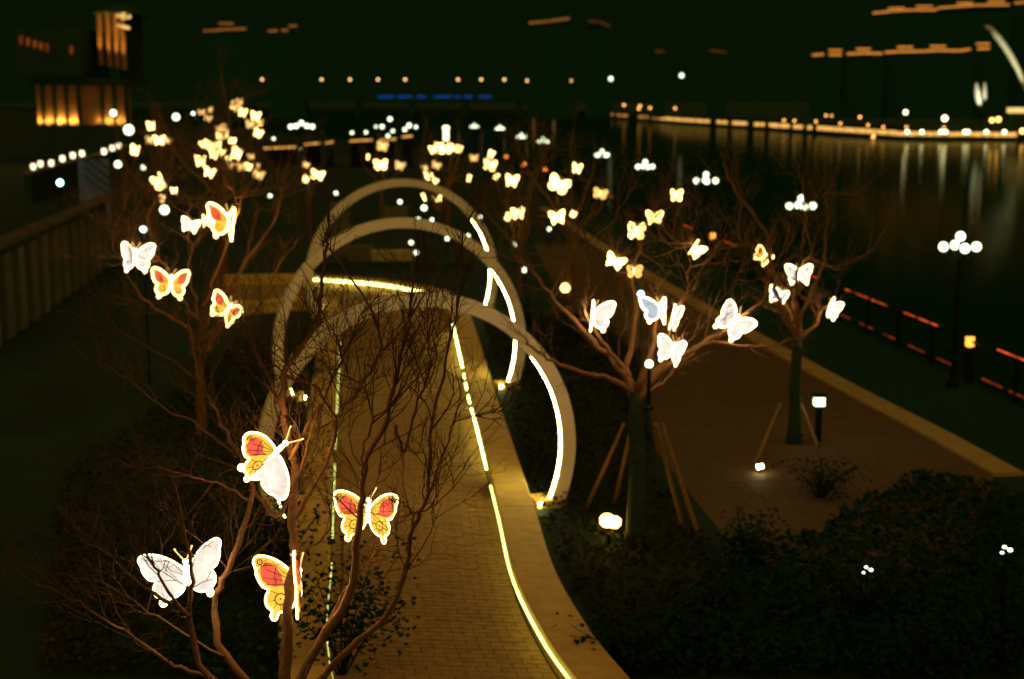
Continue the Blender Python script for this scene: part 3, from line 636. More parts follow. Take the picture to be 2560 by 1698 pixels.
# ------------------------------------------------------------------ bare trees
def walk(p, dr, L, n_, rg, wob, lift):
    pts = [p.copy()]; d_ = dr.normalized(); q = p.copy()
    for i in range(n_):
        d_ = (d_+Vector((rg.gauss(0, wob), rg.gauss(0, wob), rg.gauss(0, wob)+lift))).normalized()
        q = q+d_*(L/n_); pts.append(q.copy())
    return pts
def grow(mb, p, dr, L, r0, lev, rg, sides=4):
    n_ = 5 if lev else 4
    pts = walk(p, dr, L, n_, rg, .16, .07); rad = [r0*(1-.7*i/n_) for i in range(n_+1)]
    mb.tube(pts, rad, sides if r0 > .006 else 3, cap=False)
    if lev <= 0: return
    for k in range(rg.randint(3, 4) if lev > 1 else rg.randint(2, 4)):
        f = rg.uniform(.25, 1); i = min(n_-1, int(f*n_)); t = f*n_-i; b_ = pts[i].lerp(pts[i+1], t); d_ = (pts[i+1]-pts[i]).normalized()
        ax = d_.orthogonal().normalized(); ax.rotate(Matrix.Rotation(rg.uniform(0, 6.283), 3, d_).to_quaternion()); d2 = d_.copy()
        d2.rotate(Matrix.Rotation(R(rg.uniform(22, 52)), 3, ax).to_quaternion())
        grow(mb, b_, d2, L*rg.uniform(.45, .75), r0*rg.uniform(.5, .68), lev-1, rg, sides)
def limb_twigs(mb, pts, rg, n_, L, r0, lev, start=.25):
    for k in range(n_):
        f = start+(1-start)*rg.random(); x = f*(len(pts)-1); i = min(len(pts)-2, int(x)); p = pts[i].lerp(pts[i+1], x-i); d_ = (pts[i+1]-pts[i]).normalized()
        ax = d_.orthogonal().normalized(); ax.rotate(Matrix.Rotation(rg.uniform(0, 6.283), 3, d_).to_quaternion()); d2 = d_.copy()
        d2.rotate(Matrix.Rotation(R(rg.uniform(20, 55)), 3, ax).to_quaternion()); d2.z += .25
        grow(mb, p, d2, L*rg.uniform(.5, 1.1)*(1.15-.5*f), r0*rg.uniform(.6, 1), lev, rg)
def tree(label, base, fork, r0, targets, seed, extra=5, spread=1.6, top=2.4, group='bare trees hung with butterfly lights', tw=(9, .9, .010, 2), bark=M_bark, lean=(0, 0), cat='tree', limb_m=M_bark_l):
    rg = random.Random(seed); base = Vector(base); root = thing('bare_tree', label, cat, base, group)
    fk = base+Vector((lean[0], lean[1], fork)); n_ = 8
    pts = [base.lerp(fk, i/n_)+Vector((rg.gauss(0, r0*.12), rg.gauss(0, r0*.12), 0)) for i in range(n_+1)]; pts[0].z -= .1
    MB().tube(pts, [r0*(1.45 if i == 0 else 1.15 if i == 1 else 1.05-.25*i/n_) for i in range(n_+1)], 12).build('trunk', bark, root, smooth=True)
    tg = [Vector(t) for t in targets]
    for k in range(extra):
        a = 6.283*(k+rg.random()*.7)/max(1, extra); tg.append(fk+Vector((math.cos(a)*spread*rg.uniform(.4, 1), math.sin(a)*spread*rg.uniform(.4, 1), top*rg.uniform(.55, 1))))
    tmb = MB(); done = []
    c0 = sum((Vector(t) for t in tg), Vector())/len(tg); order = sorted(tg, key=lambda t: (t-pts[-1]).length*(1 if (t-fk).to_2d().length > .25*spread else 1.3)); first = []
    for t in order:            # a few main boughs leave the trunk, the others fork from them
        if len(first) < 8 and all((t-fk).normalized().dot((q-fk).normalized()) < .955 for q in first): first.append(t)
    for t in first+[q for q in order if q not in first]:
        best = None
        if t not in first:
            for P_, R_ in done:
                for k in range(3, len(P_)-4):
                    v = t-P_[k]
                    if v.z < .12*v.length: continue
                    sc = v.length+.25*(P_[k]-fk).length+(1.2 if (P_[k+1]-P_[k]).normalized().dot(v.normalized()) < .35 else 0)
                    if best is None or sc < best[0]: best = (sc, P_[k], R_[k], (P_[k+1]-P_[k]).normalized())
        if best: st, rr, d0 = best[1], best[2]*.8, best[3]
        else: st = pts[-1].lerp(pts[-2], rg.random()*.9); rr = r0*rg.uniform(.32, .50); d0 = (t-st).normalized()*.8+Vector((rg.gauss(0, .12), rg.gauss(0, .12), .22))
        v = t-st; L = v.length; rr = max(.012, rr)
        p1 = st+d0.normalized()*L*.28; p2 = st.lerp(t, .62)+Vector((rg.gauss(0, .05*L), rg.gauss(0, .05*L), rg.gauss(0, .03*L)))
        end = t+((t-p2).normalized()+Vector((rg.gauss(0, .25), rg.gauss(0, .25), .35))).normalized()*min(.7, L*.28)
        P = catmull([st, p1, p2, t+Vector((rg.gauss(0, .03), .07, 0)), end], 6)
        P = [p if i in (0, len(P)-1) else p+Vector((rg.gauss(0, .009*L), rg.gauss(0, .009*L), rg.gauss(0, .006*L))) for i, p in enumerate(P)]
        rad = [max(.005, rr*(1-i/(len(P)-1))**.75*rg.uniform(.88, 1.14)) for i in range(len(P))]
        done.append((P, rad))
        MB().tube(P, rad, 7).build('limb', limb_m, root, smooth=True)
        limb_twigs(tmb, P, rg, tw[0], tw[1], tw[2], tw[3])
    tmb.build('twigs', M_bark, root)['kind'] = 'stuff'
    return root
def bp(l): return [at_y(a, b_, d) for a, b_, d in l]
tree('big bare tree on the right with dark trunk, wooden props and a dozen butterfly lights', at_z(1588, 1366, 0), 2.15, .125,
     bp([(1475, 800, 18.4), (1640, 800, 18.4), (1690, 800, 19.0), (1700, 880, 18.1), (1850, 800, 18.6), (1537, 660, 19.4), (1590, 690, 19.6), (1735, 630, 19.5), (1590, 590, 21.0), (1640, 550, 21.3), (1690, 500, 21.5), (1900, 700, 17.8), (1800, 620, 19), (1330, 870, 18.2), (1350, 700, 19), (1960, 860, 18.4)]), 5, extra=10, spread=2.1, top=3.0, bark=M_bark_g, tw=(8, .8, .008, 2))
tree('slimmer bare tree on the plaza at right with four butterfly lights', at_z(1983, 1112, 0), 1.9, .11,
     bp([(1911, 650, 25), (2000, 690, 25), (1955, 745, 24.8), (2065, 780, 24.6), (2130, 660, 25.2), (2010, 560, 25.5), (1860, 600, 25), (2070, 560, 24)]), 8, extra=6, spread=1.7, top=3.2, bark=M_bark_g, tw=(6, .8, .009, 2))
tree('bare tree left of the path with six coloured butterfly lights', at_z(505, 1100, 0), 1.5, .10,
     bp([(350, 650, 22.6), (430, 715, 22.9), (580, 560, 23.3), (580, 780, 22.4), (478, 570, 24), (512, 560, 24.5), (200, 655, 22), (640, 470, 23), (700, 660, 23.5), (420, 420, 23), (245, 560, 23.5), (540, 400, 23.5), (330, 480, 22)]), 21, extra=8, spread=2.0, top=3.4, tw=(8, .9, .010, 2))
tree('taller bare tree far left, its crown crowded with small butterfly lights', at_z(560, 700, 0), 2.4, .16,
     bp([(506, 402, 44), (600, 390, 43), (550, 340, 50), (525, 430, 43), (610, 280, 54), (640, 310, 54), (520, 290, 54), (588, 266, 54), (645, 430, 50), (565, 395, 50), (540, 365, 49)]), 31, extra=3, spread=2.5, top=4.5, tw=(6, 1.3, .014, 2))
tree('bare tree at the far left edge of the lit crowns', at_z(385, 660, 0), 2.0, .13,
     bp([(342, 380, 48), (382, 320, 50), (398, 355, 50), (420, 360, 50), (406, 460, 42), (411, 500, 41)]), 37, extra=3, spread=2, top=3.5, tw=(5, 1.1, .013, 2))
tree('bare tree just right of the arches holding a pear shaped butterfly light', at_z(1300, 745, 0), 1.5, .09,
     bp([(1278, 460, 44.1), (1268, 548, 44), (1295, 540, 44), (1225, 420, 50), (1240, 440, 48), (1340, 400, 44), (1200, 500, 43)]), 41, extra=3, spread=1.8, top=3.4, tw=(5, 1.0, .012, 2))
tree('bare tree right of centre with the large reddish butterfly light', at_z(1425, 765, 0), 1.6, .10,
     bp([(1397, 470, 42), (1443, 430, 42), (1500, 490, 40.5), (1393, 552, 40.3), (1432, 542, 40.2), (1340, 540, 40), (1530, 420, 41)]), 43, extra=3, spread=2.0, top=3.6, tw=(5, 1.0, .012, 2))
tree('slender tree behind the farthest arch crowned by a dazzling row of butterfly lights', at_z(1120, 590, 0), 2.3, .12,
     bp([(1113, 380, 66), (1083, 380, 65.5), (1150, 380, 66), (1068, 448, 58), (1091, 420, 62), (1185, 400, 63), (1173, 450, 60), (1063, 425, 60), (1060, 495, 60)]), 47, extra=2, spread=1.5, top=3.2, tw=(4, 1.0, .013, 1))
tree('bare tree left of the lantern tree with four butterfly lights', at_z(955, 590, 0), 2.0, .11,
     bp([(952, 418, 66), (921, 398, 66), (957, 372, 66), (1000, 420, 66)]), 53, extra=3, spread=1.5, top=3.0, tw=(4, 1.0, .013, 1))
tree('small bare tree far left of the arches with three butterfly lights', at_z(775, 610, 0), 1.8, .10,
     bp([(795, 442, 60), (766, 452, 60), (766, 418, 60)]), 59, extra=4, spread=1.5, top=3.0, tw=(5, 1.0, .013, 1))
tree('dark bare tree standing behind the lit low wall past the bend', at_z(1100, 735, 0), 2.6, .13, [], 61, extra=6, spread=1.3, top=2.0, group='bare trees without lights', tw=(5, 1.0, .012, 1), bark=M_bark_g)
# tall lamp over the dazzling row
c = at_y(1115, 340, 66); root = thing('lantern_post', 'tall cylinder lamp standing above the dazzling row of butterfly lights', 'street lamp', Vector((c.x, c.y, 0)))
MB().lathe((c.x, c.y, 0), [(.09, 0), (.05, .4), (.04, c.z-.25)], 8).build('pole', M_metal, root)
MB().lathe((c.x, c.y, c.z), [(.10, -.22), (.12, -.2), (.12, .3), (.15, .33), (.15, .42), (.05, .47)], 12).build('lamp_glass', emis('lantern_hot', (1, .78, .38), 3.2), root)
# bead chain inside the farthest arch
for (a, b_, l) in ((1060, 520, 'upper round lamp of the slanting chain inside the farthest arch'), (1045, 551, 'lower round lamp at the end of the slanting chain inside the farthest arch')):
    garden_lamp(a, b_, 1, l, E_globe, .10, 'small globe garden lamps', d=50)

# nearest tree, its limbs traced limb by limb
base = Vector((at_y(725, 1800, 11.0).x, 11.0, 0)); F1 = thing('bare_tree', 'nearest bare tree at lower left with four large butterfly lights', 'tree', base, 'bare trees hung with butterfly lights')
rg = random.Random(77)
fk = at_y(715, 1790, 11.0)
MB().tube([base+Vector((0, 0, -.1)), base+Vector((.02, 0, .25)), base.lerp(fk, .55)+Vector((.03, 0, 0)), fk+Vector((0, 0, .1))], [.19, .14, .125, .11], 14).build('trunk', M_bark_g, F1, smooth=True)
LIMBS = [  # pixel trace, distance at start and end, radius at start and end, twig count
    ([(715, 1790), (770, 1660), (871, 1493), (889, 1385), (900, 1294), (907, 1204), (918, 1140), (962, 1070), (986, 963), (997, 909), (1019, 826), (1030, 768), (1033, 638)], 11, 10.25, .062, .008, 12),
    ([(715, 1790), (838, 1655), (950, 1554), (986, 1500), (1015, 1420), (1023, 1356), (1033, 1312), (1066, 1251), (1073, 1154), (1085, 1040), (1124, 855), (1142, 782), (1152, 638), (1160, 566)], 11, 9.9, .040, .006, 10),
    ([(1033, 1312), (1030, 1282), (1014, 1262), (987, 1253), (975, 1248)], 10.2, 10.3, .013, .007, 1),
    ([(715, 1790), (716, 1600), (723, 1493), (737, 1385), (730, 1294), (737, 1168), (715, 1075), (705, 1010), (712, 930), (722, 909), (773, 843), (796, 797), (801, 751), (804, 700), (816, 610), (824, 520)], 11, 10.75, .072, .010, 14),
    ([(707, 1019), (690, 990), (668, 930), (640, 880), (600, 800)], 10.8, 11.4, .028, .006, 6),
    ([(725, 1150), (795, 1030), (790, 1090), (812, 1000), (850, 905), (885, 830), (905, 780), (950, 740)], 10.8, 11.5, .022, .006, 8),
    ([(737, 1300), (775, 1230), (828, 1129), (842, 1046), (885, 992), (936, 905), (954, 855), (921, 764), (857, 663), (824, 620)], 10.8, 10.5, .034, .007, 10),
    ([(842, 1046), (795, 974), (723, 941), (660, 900)], 10.6, 11.2, .018, .006, 5),
    ([(715, 1790), (560, 1640), (534, 1529), (555, 1450), (596, 1363), (628, 1222), (600, 1140), (555, 1060), (525, 1000), (500, 960), (480, 850), (462, 760)], 11, 11.3, .050, .008, 12),
    ([(628, 1222), (690, 1290), (722, 1240), (760, 1150), (775, 1090), (800, 1010)], 11.2, 10.6, .028, .007, 6),
    ([(715, 1790), (520, 1690), (478, 1560), (473, 1529), (480, 1457), (474, 1400), (466, 1349), (447, 1258), (430, 1190)], 11, 10.3, .046, .007, 8),
    ([(470, 1540), (408, 1457), (379, 1406), (360, 1370)], 10.4, 10.2, .022, .007, 4),
    ([(430, 1510), (343, 1457), (314, 1424), (255, 1380), (200, 1350)], 10.4, 10.8, .020, .005, 5),
    ([(715, 1790), (505, 1688), (415, 1652), (325, 1583), (281, 1562), (198, 1507), (144, 1479), (90, 1460)], 11, 10.4, .030, .006, 7),
    ([(590, 1140), (578, 1126), (480, 1053), (397, 1014), (343, 963), (289, 931), (245, 902)], 11.2, 11.9, .020, .005, 6),
    ([(540, 1020), (480, 938), (383, 876), (310, 833), (267, 801)], 11.3, 12.2, .016, .005, 5),
    ([(620, 1250), (560, 1215), (500, 1200), (440, 1180), (380, 1168)], 11, 10.4, .014, .004, 4),
    ([(990, 1064), (1012, 1129), (1037, 1017), (1066, 956), (1077, 884), (1066, 800), (1075, 720)], 10.3, 10.9, .016, .005, 8),
    ([(907, 1190), (907, 1129), (929, 1046), (918, 981), (864, 927), (850, 860)], 10.3, 10.8, .015, .005, 6),
    ([(929, 1046), (975, 1020), (1010, 960), (1040, 880)], 10.5, 10.9, .010, .005, 4),
    ([(1066, 1251), (1120, 1100), (1135, 1060), (1200, 1040), (1250, 1030)], 10.2, 10.5, .012, .004, 5),
    ([(1010, 1290), (1080, 1270), (1130, 1220), (1170, 1150)], 10.2, 10.0, .010, .003, 3),
    ([(760, 1700), (800, 1600), (850, 1500), (905, 1430), (940, 1370), (960, 1300)], 10.8, 11.4, .018, .006, 4),
    ([(560, 1640), (420, 1560), (330, 1500), (230, 1440)], 10.9, 11.6, .018, .005, 4),
    ([(737, 1385), (800, 1350), (822, 1330), (828, 1290), (815, 1240)], 10.9, 10.5, .014, .007, 2),
    ([(650, 1560), (672, 1530), (676, 1575), (672, 1542), (655, 1535)], 10.5, 10.3, .012, .006, 0)]
LIMBS = LIMBS[:-1]
tmb = MB()
for (tr, d0, d1, ra, rb_, nt_) in LIMBS:
    P = [at_y(x, y, d0+(d1-d0)*i/(len(tr)-1)+rg.gauss(0, .03)) for i, (x, y) in enumerate(tr)]
    P = catmull(P, 4); k_ = len(P)-1
    P = [p if i in (0, k_) else p+Vector((rg.gauss(0, .007), rg.gauss(0, .007), rg.gauss(0, .007))) for i, p in enumerate(P)]
    MB().tube(P, [(ra*.80+(rb_*.9-ra*.80)*(i/k_)**.6)*rg.uniform(.90, 1.13) for i in range(k_+1)], 7).build('limb', M_bark, F1, smooth=True)
    limb_twigs(tmb, P, rg, int(nt_*2.1), .70, min(.007, ra*.5), 2, .25)
tmb.build('twigs', M_twig, F1)['kind'] = 'stuff'
# wooden props at the big right tree and the right-hand tree
for (x0, y0, d0, x1, y1, l) in ((1640, 1060, 18.6, 1712, 1330, 'inner of two wooden props right of the big tree trunk'), (1655, 1060, 18.9, 1752, 1345, 'outer of two wooden props right of the big tree trunk'), (1560, 1060, 18.8, 1462, 1272, 'wooden prop leaning on the big tree from the left'), (1578, 1070, 19.1, 1535, 1262, 'second wooden prop behind the spotlight, left of the big tree trunk'),
                           (1950, 1010, 24.9, 1880, 1170, 'wooden prop left of the right-hand tree trunk'), (2003, 1010, 24.9, 2050, 1125, 'wooden prop right of the right-hand tree trunk')):
    a, b_ = at_y(x0, y0, d0), at_z(x1, y1, 0); b_.z = -.05
    tag(MB().tube([b_, a.lerp(b_, .5), a], [.033, .03, .026], 8).build('tree_prop', M_wood, None, origin=b_), l, 'tree prop', 'wooden props holding the young trees')

# ------------------------------------------------------------------ shrubs and ground cover
def leaves(mb, pts, size, rg, flat=.5):
    for p in pts:
        a, t = rg.uniform(0, 6.283), rg.gauss(0, flat); s = size*rg.uniform(.6, 1.25)
        u = Vector((math.cos(a), math.sin(a), math.sin(t)*.8)).normalized(); v = u.cross(Vector((rg.gauss(0, flat), rg.gauss(0, flat), 1))).normalized()*s*.38; u = u*s; dn = Vector((0, 0, -.12*s))
        mb.add([p-u*.5, p+v+dn*0, p+u*.5+dn, p-v], [(0, 1, 2, 3)])
def shrub(label, base, wx, h, n_, size, seed, group='leafy shrubs'):
    rg = random.Random(seed); base = Vector(base); root = thing('leafy_shrub', label, 'shrub', base, group); st = MB(); tips = []
    for k in range(16):
        a = 6.283*rg.random(); e = base+Vector((math.cos(a)*wx*rg.uniform(.2, 1), math.sin(a)*wx*rg.uniform(.2, 1), h*rg.uniform(.5, 1)))
        m_ = base.lerp(e, .5)+Vector((0, 0, .1*h)); P = catmull([base+Vector((0, 0, -.05)), m_, e], 4); st.tube(P, [.012-.008*i/(len(P)-1) for i in range(len(P))], 4); tips += [P[i] for i in range(3, len(P))]
        for j in range(4):
            q = P[rg.randint(3, len(P)-1)]; e2 = q+Vector((rg.gauss(0, .25*wx), rg.gauss(0, .25*wx), rg.uniform(-.05, .3*h))); st.tube([q, e2], [.005, .003], 3); tips += [q.lerp(e2, .5), e2]
    st.build('stems', mat('shrub_stem', (.012, .016, .008), .9, .3, 9, 0, .03), root); lf = MB()
    pts = []
    for i in range(n_):
        t = tips[rg.randrange(len(tips))]; g = size*1.7; pts.append(t+Vector((rg.gauss(0, g), rg.gauss(0, g), rg.gauss(0, g))))
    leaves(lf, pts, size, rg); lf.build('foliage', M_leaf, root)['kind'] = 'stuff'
for k, (x, y, d, wx, h, n_, l) in enumerate(((850, 1560, 14.2, .85, 1.25, 900, 'dark leafy shrub spilling onto the path beneath the nearest butterfly lights'), (700, 1400, 17.0, .8, 1.2, 700, 'dark leafy shrub behind the limbs of the nearest tree'), (700, 1160, 20.5, .75, 1.2, 800, 'leafy shrub by the left foot of the nearest arch'),
                                              (540, 1620, 13.2, .9, 1.1, 600, 'dark leafy shrub under the lower left butterfly light'), (760, 960, 29.5, .6, .7, 400, 'small shrub at the left foot of the middle arch'), (1540, 1560, 14.5, .5, .5, 380, 'low dark shrub against the right seat wall near the bottom edge'),
                                              (2360, 1560, 14.0, .8, .8, 600, 'dark shrub with pale leaves in the lower right corner'), (2515, 1500, 14.6, .6, .9, 420, 'taller dark shrub at the right edge'), (2160, 1480, 16.0, .6, .6, 420, 'dark shrub hiding a small lamp in the lower right'), (1860, 1400, 18.0, .6, .6, 420, 'low dark shrub at the near end of the plaza'), (2050, 1250, 21.0, .6, .6, 400, 'low dark shrub below the right-hand tree'),
                                              (1330, 820, 37.5, .8, .8, 420, 'bushy shrub right of the path beyond the middle arch'), (1440, 830, 36, .9, .9, 420, 'bushy shrub below the warm round lamp'))):
    c = at_y(x, y, d); shrub(l, (c.x, d, 0), wx, h, n_, .075 if d < 22 else .09, 100+k)
def cover(name, poly_px, n_, size, hmax, seed, m):
    rg = random.Random(seed); poly = [at_z(x, y, 0) for x, y in poly_px]; x0, x1 = min(p.x for p in poly), max(p.x for p in poly); y0, y1 = min(p.y for p in poly), max(p.y for p in poly); pts = []
    while len(pts) < n_:
        x, y = rg.uniform(x0, x1), y0+(y1-y0)*rg.random()**1.3
        if inside((x, y), poly): 
            hh = hmax*(.35+.65*(.5+.5*math.sin(x*2.3+math.sin(y*1.7)*2)*math.cos(y*2.1+x)))
            pts.append(Vector((x, y, rg.random()**.7*hh)))
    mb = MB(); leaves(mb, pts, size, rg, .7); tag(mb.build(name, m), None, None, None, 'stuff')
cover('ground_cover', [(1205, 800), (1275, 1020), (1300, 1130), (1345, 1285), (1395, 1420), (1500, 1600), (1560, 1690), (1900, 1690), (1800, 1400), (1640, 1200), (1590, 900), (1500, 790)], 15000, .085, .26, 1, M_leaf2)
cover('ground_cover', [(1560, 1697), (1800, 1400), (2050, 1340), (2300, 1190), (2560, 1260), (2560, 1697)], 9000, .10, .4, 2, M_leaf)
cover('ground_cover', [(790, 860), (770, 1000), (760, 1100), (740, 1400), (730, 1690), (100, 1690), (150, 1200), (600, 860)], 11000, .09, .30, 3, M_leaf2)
# lamp glints low in the right-hand shrubs
for (x, y, d, l, r_) in ((2168, 1425, 15.8, 'small white lamp glinting through the leaves in the dark lower right', .028), (2515, 1375, 14.9, 'small white lamp broken up by leaves at the right edge', .034)):
    c = at_y(x, y, d); root = thing('garden_lamp', l, 'garden lamp', Vector((c.x, c.y, 0)), 'lamps hidden in the right-hand shrubs')
    MB().lathe((c.x, c.y, 0), [(.03, 0), (.018, .05), (.014, c.z-.03)], 6).build('post', M_metal, root)
    for k in range(4): MB().sphere(c+Vector((math.cos(k*1.7)*.045, math.sin(k*1.7)*.03, math.sin(k*2.3)*.03)), r_*(.9-.13*k), 8, 5, .7).build('globe', E_globe, root)
    sp = MB(); rg2 = random.Random(int(x)); leaves(sp, [c+Vector((rg2.gauss(0, .07), -.12+rg2.gauss(0, .03), rg2.gauss(0, .06))) for _ in range(7)], .07, rg2); sp.build('leaf_guard', M_leaf, root)

# ------------------------------------------------------------------ walls past the bend, and at left
def wallbox(name, label, x0, x1, ytop, ybase, depth, m, cap=True, cat='wall'):
    a, b_ = at_z(x0, ybase, 0), at_z(x1, ybase, 0); d = (a.y+b_.y)/2; top = at_y((x0+x1)/2, ytop, d).z; w_ = b_.x-a.x
    root = thing(name, label, cat, Vector(((a.x+b_.x)/2, d, 0)))
    MB().box(((a.x+b_.x)/2, d+depth/2, (top-.08)/2), (w_, depth, top-.08)).build('wall_face', m, root)
    MB().box(((a.x+b_.x)/2, d+depth/2, top-.04), (w_+.08, depth+.08, .08)).build('coping', m, root)
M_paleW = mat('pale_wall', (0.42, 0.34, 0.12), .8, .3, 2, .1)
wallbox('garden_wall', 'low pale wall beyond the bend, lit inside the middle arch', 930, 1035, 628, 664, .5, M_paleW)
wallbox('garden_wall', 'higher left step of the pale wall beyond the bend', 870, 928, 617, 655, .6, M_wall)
wallbox('stone_pillar', 'broad faint stone pillar beyond the bend at left of the arches', 828, 872, 510, 640, .8, M_wall, cat='pillar')
wallbox('stone_block', 'faint square stone block seen inside the top of the farthest arch', 957, 1020, 520, 560, .8, M_wall, cat='block')
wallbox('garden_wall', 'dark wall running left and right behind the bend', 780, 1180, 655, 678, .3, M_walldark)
# ribbed wall at left
A, B_ = Vector((at_y(-40, 900, 33).x, 33, 0)), Vector((at_y(275, 700, 52).x, 52, 0)); dv = (B_-A); LN = dv.length; an = math.atan2(dv.y, dv.x); H = 2.45
rw = thing('ribbed_wall', 'tall dark wall with pale upright ribs and a sloping pale coping at the left edge', 'wall', A)
def rwp(s, off=0, z=0): return A+dv.normalized()*s+Vector((dv.y, -dv.x, 0)).normalized()*off+Vector((0, 0, z))
MB().box(rwp(LN/2, -.2, H/2), (LN, .3, H), an).build('wall_face', M_walldark, rw)
k = 0; s = 1.2
while s < LN:
    MB().box(rwp(s, .0, H/2-.1), (.75+.1*(k % 2), .16, H-.25), an).build('rib', M_wall if k % 2 == 0 else mat('ribs_dim', (.09, .085, .045), .9, .3, 2, .1), rw); s += 1.55; k += 1
s = 0
while s < LN-.3:
    MB().box(rwp(s+.7, .05, H+.06), (1.36, .5, .12), an).build('coping_stone', mat('coping_tan', (.075, .055, .03), .8, .4, 1.2, .1), rw); s += 1.4
# cyan-lit wall panel with lamp
c = at_y(150, 457, 66); root = thing('garden_lamp', 'small cyan lamp in front of the blue-lit wall at left', 'garden lamp', Vector((c.x, c.y, 0)))
MB().lathe((c.x, c.y, 0), [(.08, 0), (.03, .1), (.03, c.z-.1)], 8).build('post', M_metal, root); MB().sphere(c, .13).build('globe', emis('globe_cyan', (.35, 1, .95), 12), root)
a = at_y(225, 440, 70); bw = thing('blue_lit_wall', 'blue-lit wall panel with slanting slats beside the cyan lamp', 'wall', Vector((a.x, 70, 0)))
MB().box((a.x+.1, 70.4, a.z/2+.4), (1.5, .2, a.z+.8)).build('wall_face', mat('blue_tinted_wall', (.12, .14, .17), .7, .3, .8, .05), bw)  # the lamp's blue light is put into the wall colour too
for k in range(4): MB().box((a.x+.3, 70.2, a.z+.75-.42*k), (1.7, .08, .06), rot=Matrix.Rotation(R(38), 3, 'Y')).build('slat', M_walldark, bw)
pl_ = bpy.data.lights.new('cyan_glow', 'POINT'); pl_.energy = 6; pl_.color = (.3, .6, 1); pl_.shadow_soft_size = .15; po = bpy.data.objects.new('cyan_glow', pl_); COL.objects.link(po); po.location = (a.x-.3, 68.6, a.z+.3); 
# lantern row on the terrace wall
tw_ = [(83, 416), (101, 409), (128, 407), (156, 396), (182, 388), (205, 383), (260, 378), (281, 370), (297, 365)]
P0, P1 = at_z(60, 424, 2.0), at_z(320, 358, 2.0); dv2 = (P1-P0); an2 = math.atan2(dv2.y, dv2.x)
tr_ = thing('terrace_wall', 'dim terrace wall under the row of small lanterns at left', 'wall', Vector((P0.x, P0.y, 0)))
MB().box((P0+P1)/2+Vector((0, .5, -1.2)), (dv2.length, .4, 1.8), an2).build('wall_face', M_walldark, tr_)
MB().box((P0+P1)/2+Vector((0, .5, -.25)), (dv2.length, .6, .1), an2).build('coping', M_wall, tr_)
for k, (x, y) in enumerate(tw_):
    c = at_z(x, y, 2.0); nm = ['first', 'second', 'third', 'fourth', 'fifth', 'sixth', 'seventh', 'eighth', 'ninth'][k]
    root = thing('wall_lantern', 'small warm lantern on the terrace wall at left, %s from the left' % nm, 'lantern', c-Vector((0, 0, .35)), 'lanterns along the left terrace wall')
    r_ = .16*c.y/95
    MB().lathe(c, [(r_*.5, -r_*1.3), (r_*.9, -r_), (r_, 0), (r_*.9, r_)], 10).build('lamp_glass', emis('lantern_cream', (1, .82, .46), 2.6), root)
    MB().lathe(c, [(r_*1.3, r_*1.01), (.02, r_*1.7)], 10).build('cap', M_metal, root)
    MB().lathe(c-Vector((0, 0, .35)), [(.05, 0), (.05, .35-r_*1.3)], 6).build('post', M_metal, root)
for (x, y, d, r_, m_, l) in ((322, 325, 60, .21, E_globe, 'big white lamp right of the lit pavilion, left of the crowded crown'), (440, 293, 62, .15, E_globe, 'white lamp above the gap between the two far left crowns'), (483, 284, 62, .07, E_cool, 'tiny bluish lamp left of the crowded crown top'), (283, 283, 80, .18, E_globe, 'white lamp in front of the lower pavilion wall'),
                           (295, 411, 58, .14, E_globe, 'white lamp just under the right end of the lantern row'), (358, 419, 58, .10, E_globe, 'small white lamp under the left crown'), (411, 525, 40, .13, E_globe, 'white lamp above the small white butterfly in the left tree'), (358, 574, 30, .07, E_cool, 'small bluish lamp just above the left white butterfly')):
    garden_lamp(x, y, 1, l, m_, r_, 'pole lamps among the left trees', d=d, name='pole_lamp')

# ------------------------------------------------------------------ lit pavilion at left
D = 140
def pv(px, py, dy=0): return at_y(px, py, D+dy)
pav = thing('pavilion', 'tall timber pavilion at upper left with lit columns above and a glowing wall below', 'pavilion', Vector((pv(190, 300).x, D, 0)))
z1, z2, z3 = pv(180, 312).z, pv(180, 212).z, pv(250, 40).z
xa, xb = pv(70, 300).x, pv(310, 300).x
MB().box(((xa+xb)/2, D+3, z1/2), (xb-xa, 4, z1)).build('base_storey', M_walldark, pav)
MB().box(((xa+xb)/2, D+3, (z1+z2)/2), (xb-xa-.6, 2, z2-z1)).build('lower_wall', M_timber, pav)
MB().box(((xa+xb)/2, D+5, z2+.35), (xb-xa+.3, 7, .4)).build('lower_eave', M_walldark, pav)
xc, xd = pv(216, 100).x, pv(296, 100).x
MB().box(((xc+xd)/2-.3, D+11.5, (z2+z3)/2+.5), (xd-xc-1.2, 2.5, z3-z2-.2)).build('upper_wall', M_walldark, pav)
rfm = MB(); cx = (xc+xd)/2
rfm.add([(xc-.3, D+3.2, z3+.5), (xd+.3, D+3.2, z3+.5), (xd+.3, D+12.8, z3+.5), (xc-.3, D+12.8, z3+.5), (cx-.6, D+8, z3+1.5), (cx+.6, D+8, z3+1.5)], [(3, 2, 1, 0), (0, 1, 5, 4), (1, 2, 5), (2, 3, 4, 5), (3, 0, 4)])
rfm.build('roof', M_walldark, pav)
for k, (x, yb) in enumerate(((224, 160), (246, 164), (266, 168), (284, 172))):
    b0 = pv(x, yb); MB().tube([Vector((b0.x, D+4, b0.z)), Vector((b0.x, D+4, z3+.5))], .26, 12).build('column', M_timber, pav)
    pl_ = bpy.data.lights.new('column_uplight', 'SPOT'); pl_.energy = 2000; pl_.color = (1, .55, .13); pl_.spot_size = R(26); pl_.spot_blend = .6; pl_.shadow_soft_size = .08
    po = bpy.data.objects.new('column_uplight', pl_); COL.objects.link(po); po.location = (b0.x, D+3.25, b0.z-.1); po.rotation_euler = (R(180-5), 0, 0)
    MB().box((b0.x, D+3.0, b0.z-.28), (.2, .2, .16)).build('uplight', M_metal, pav)
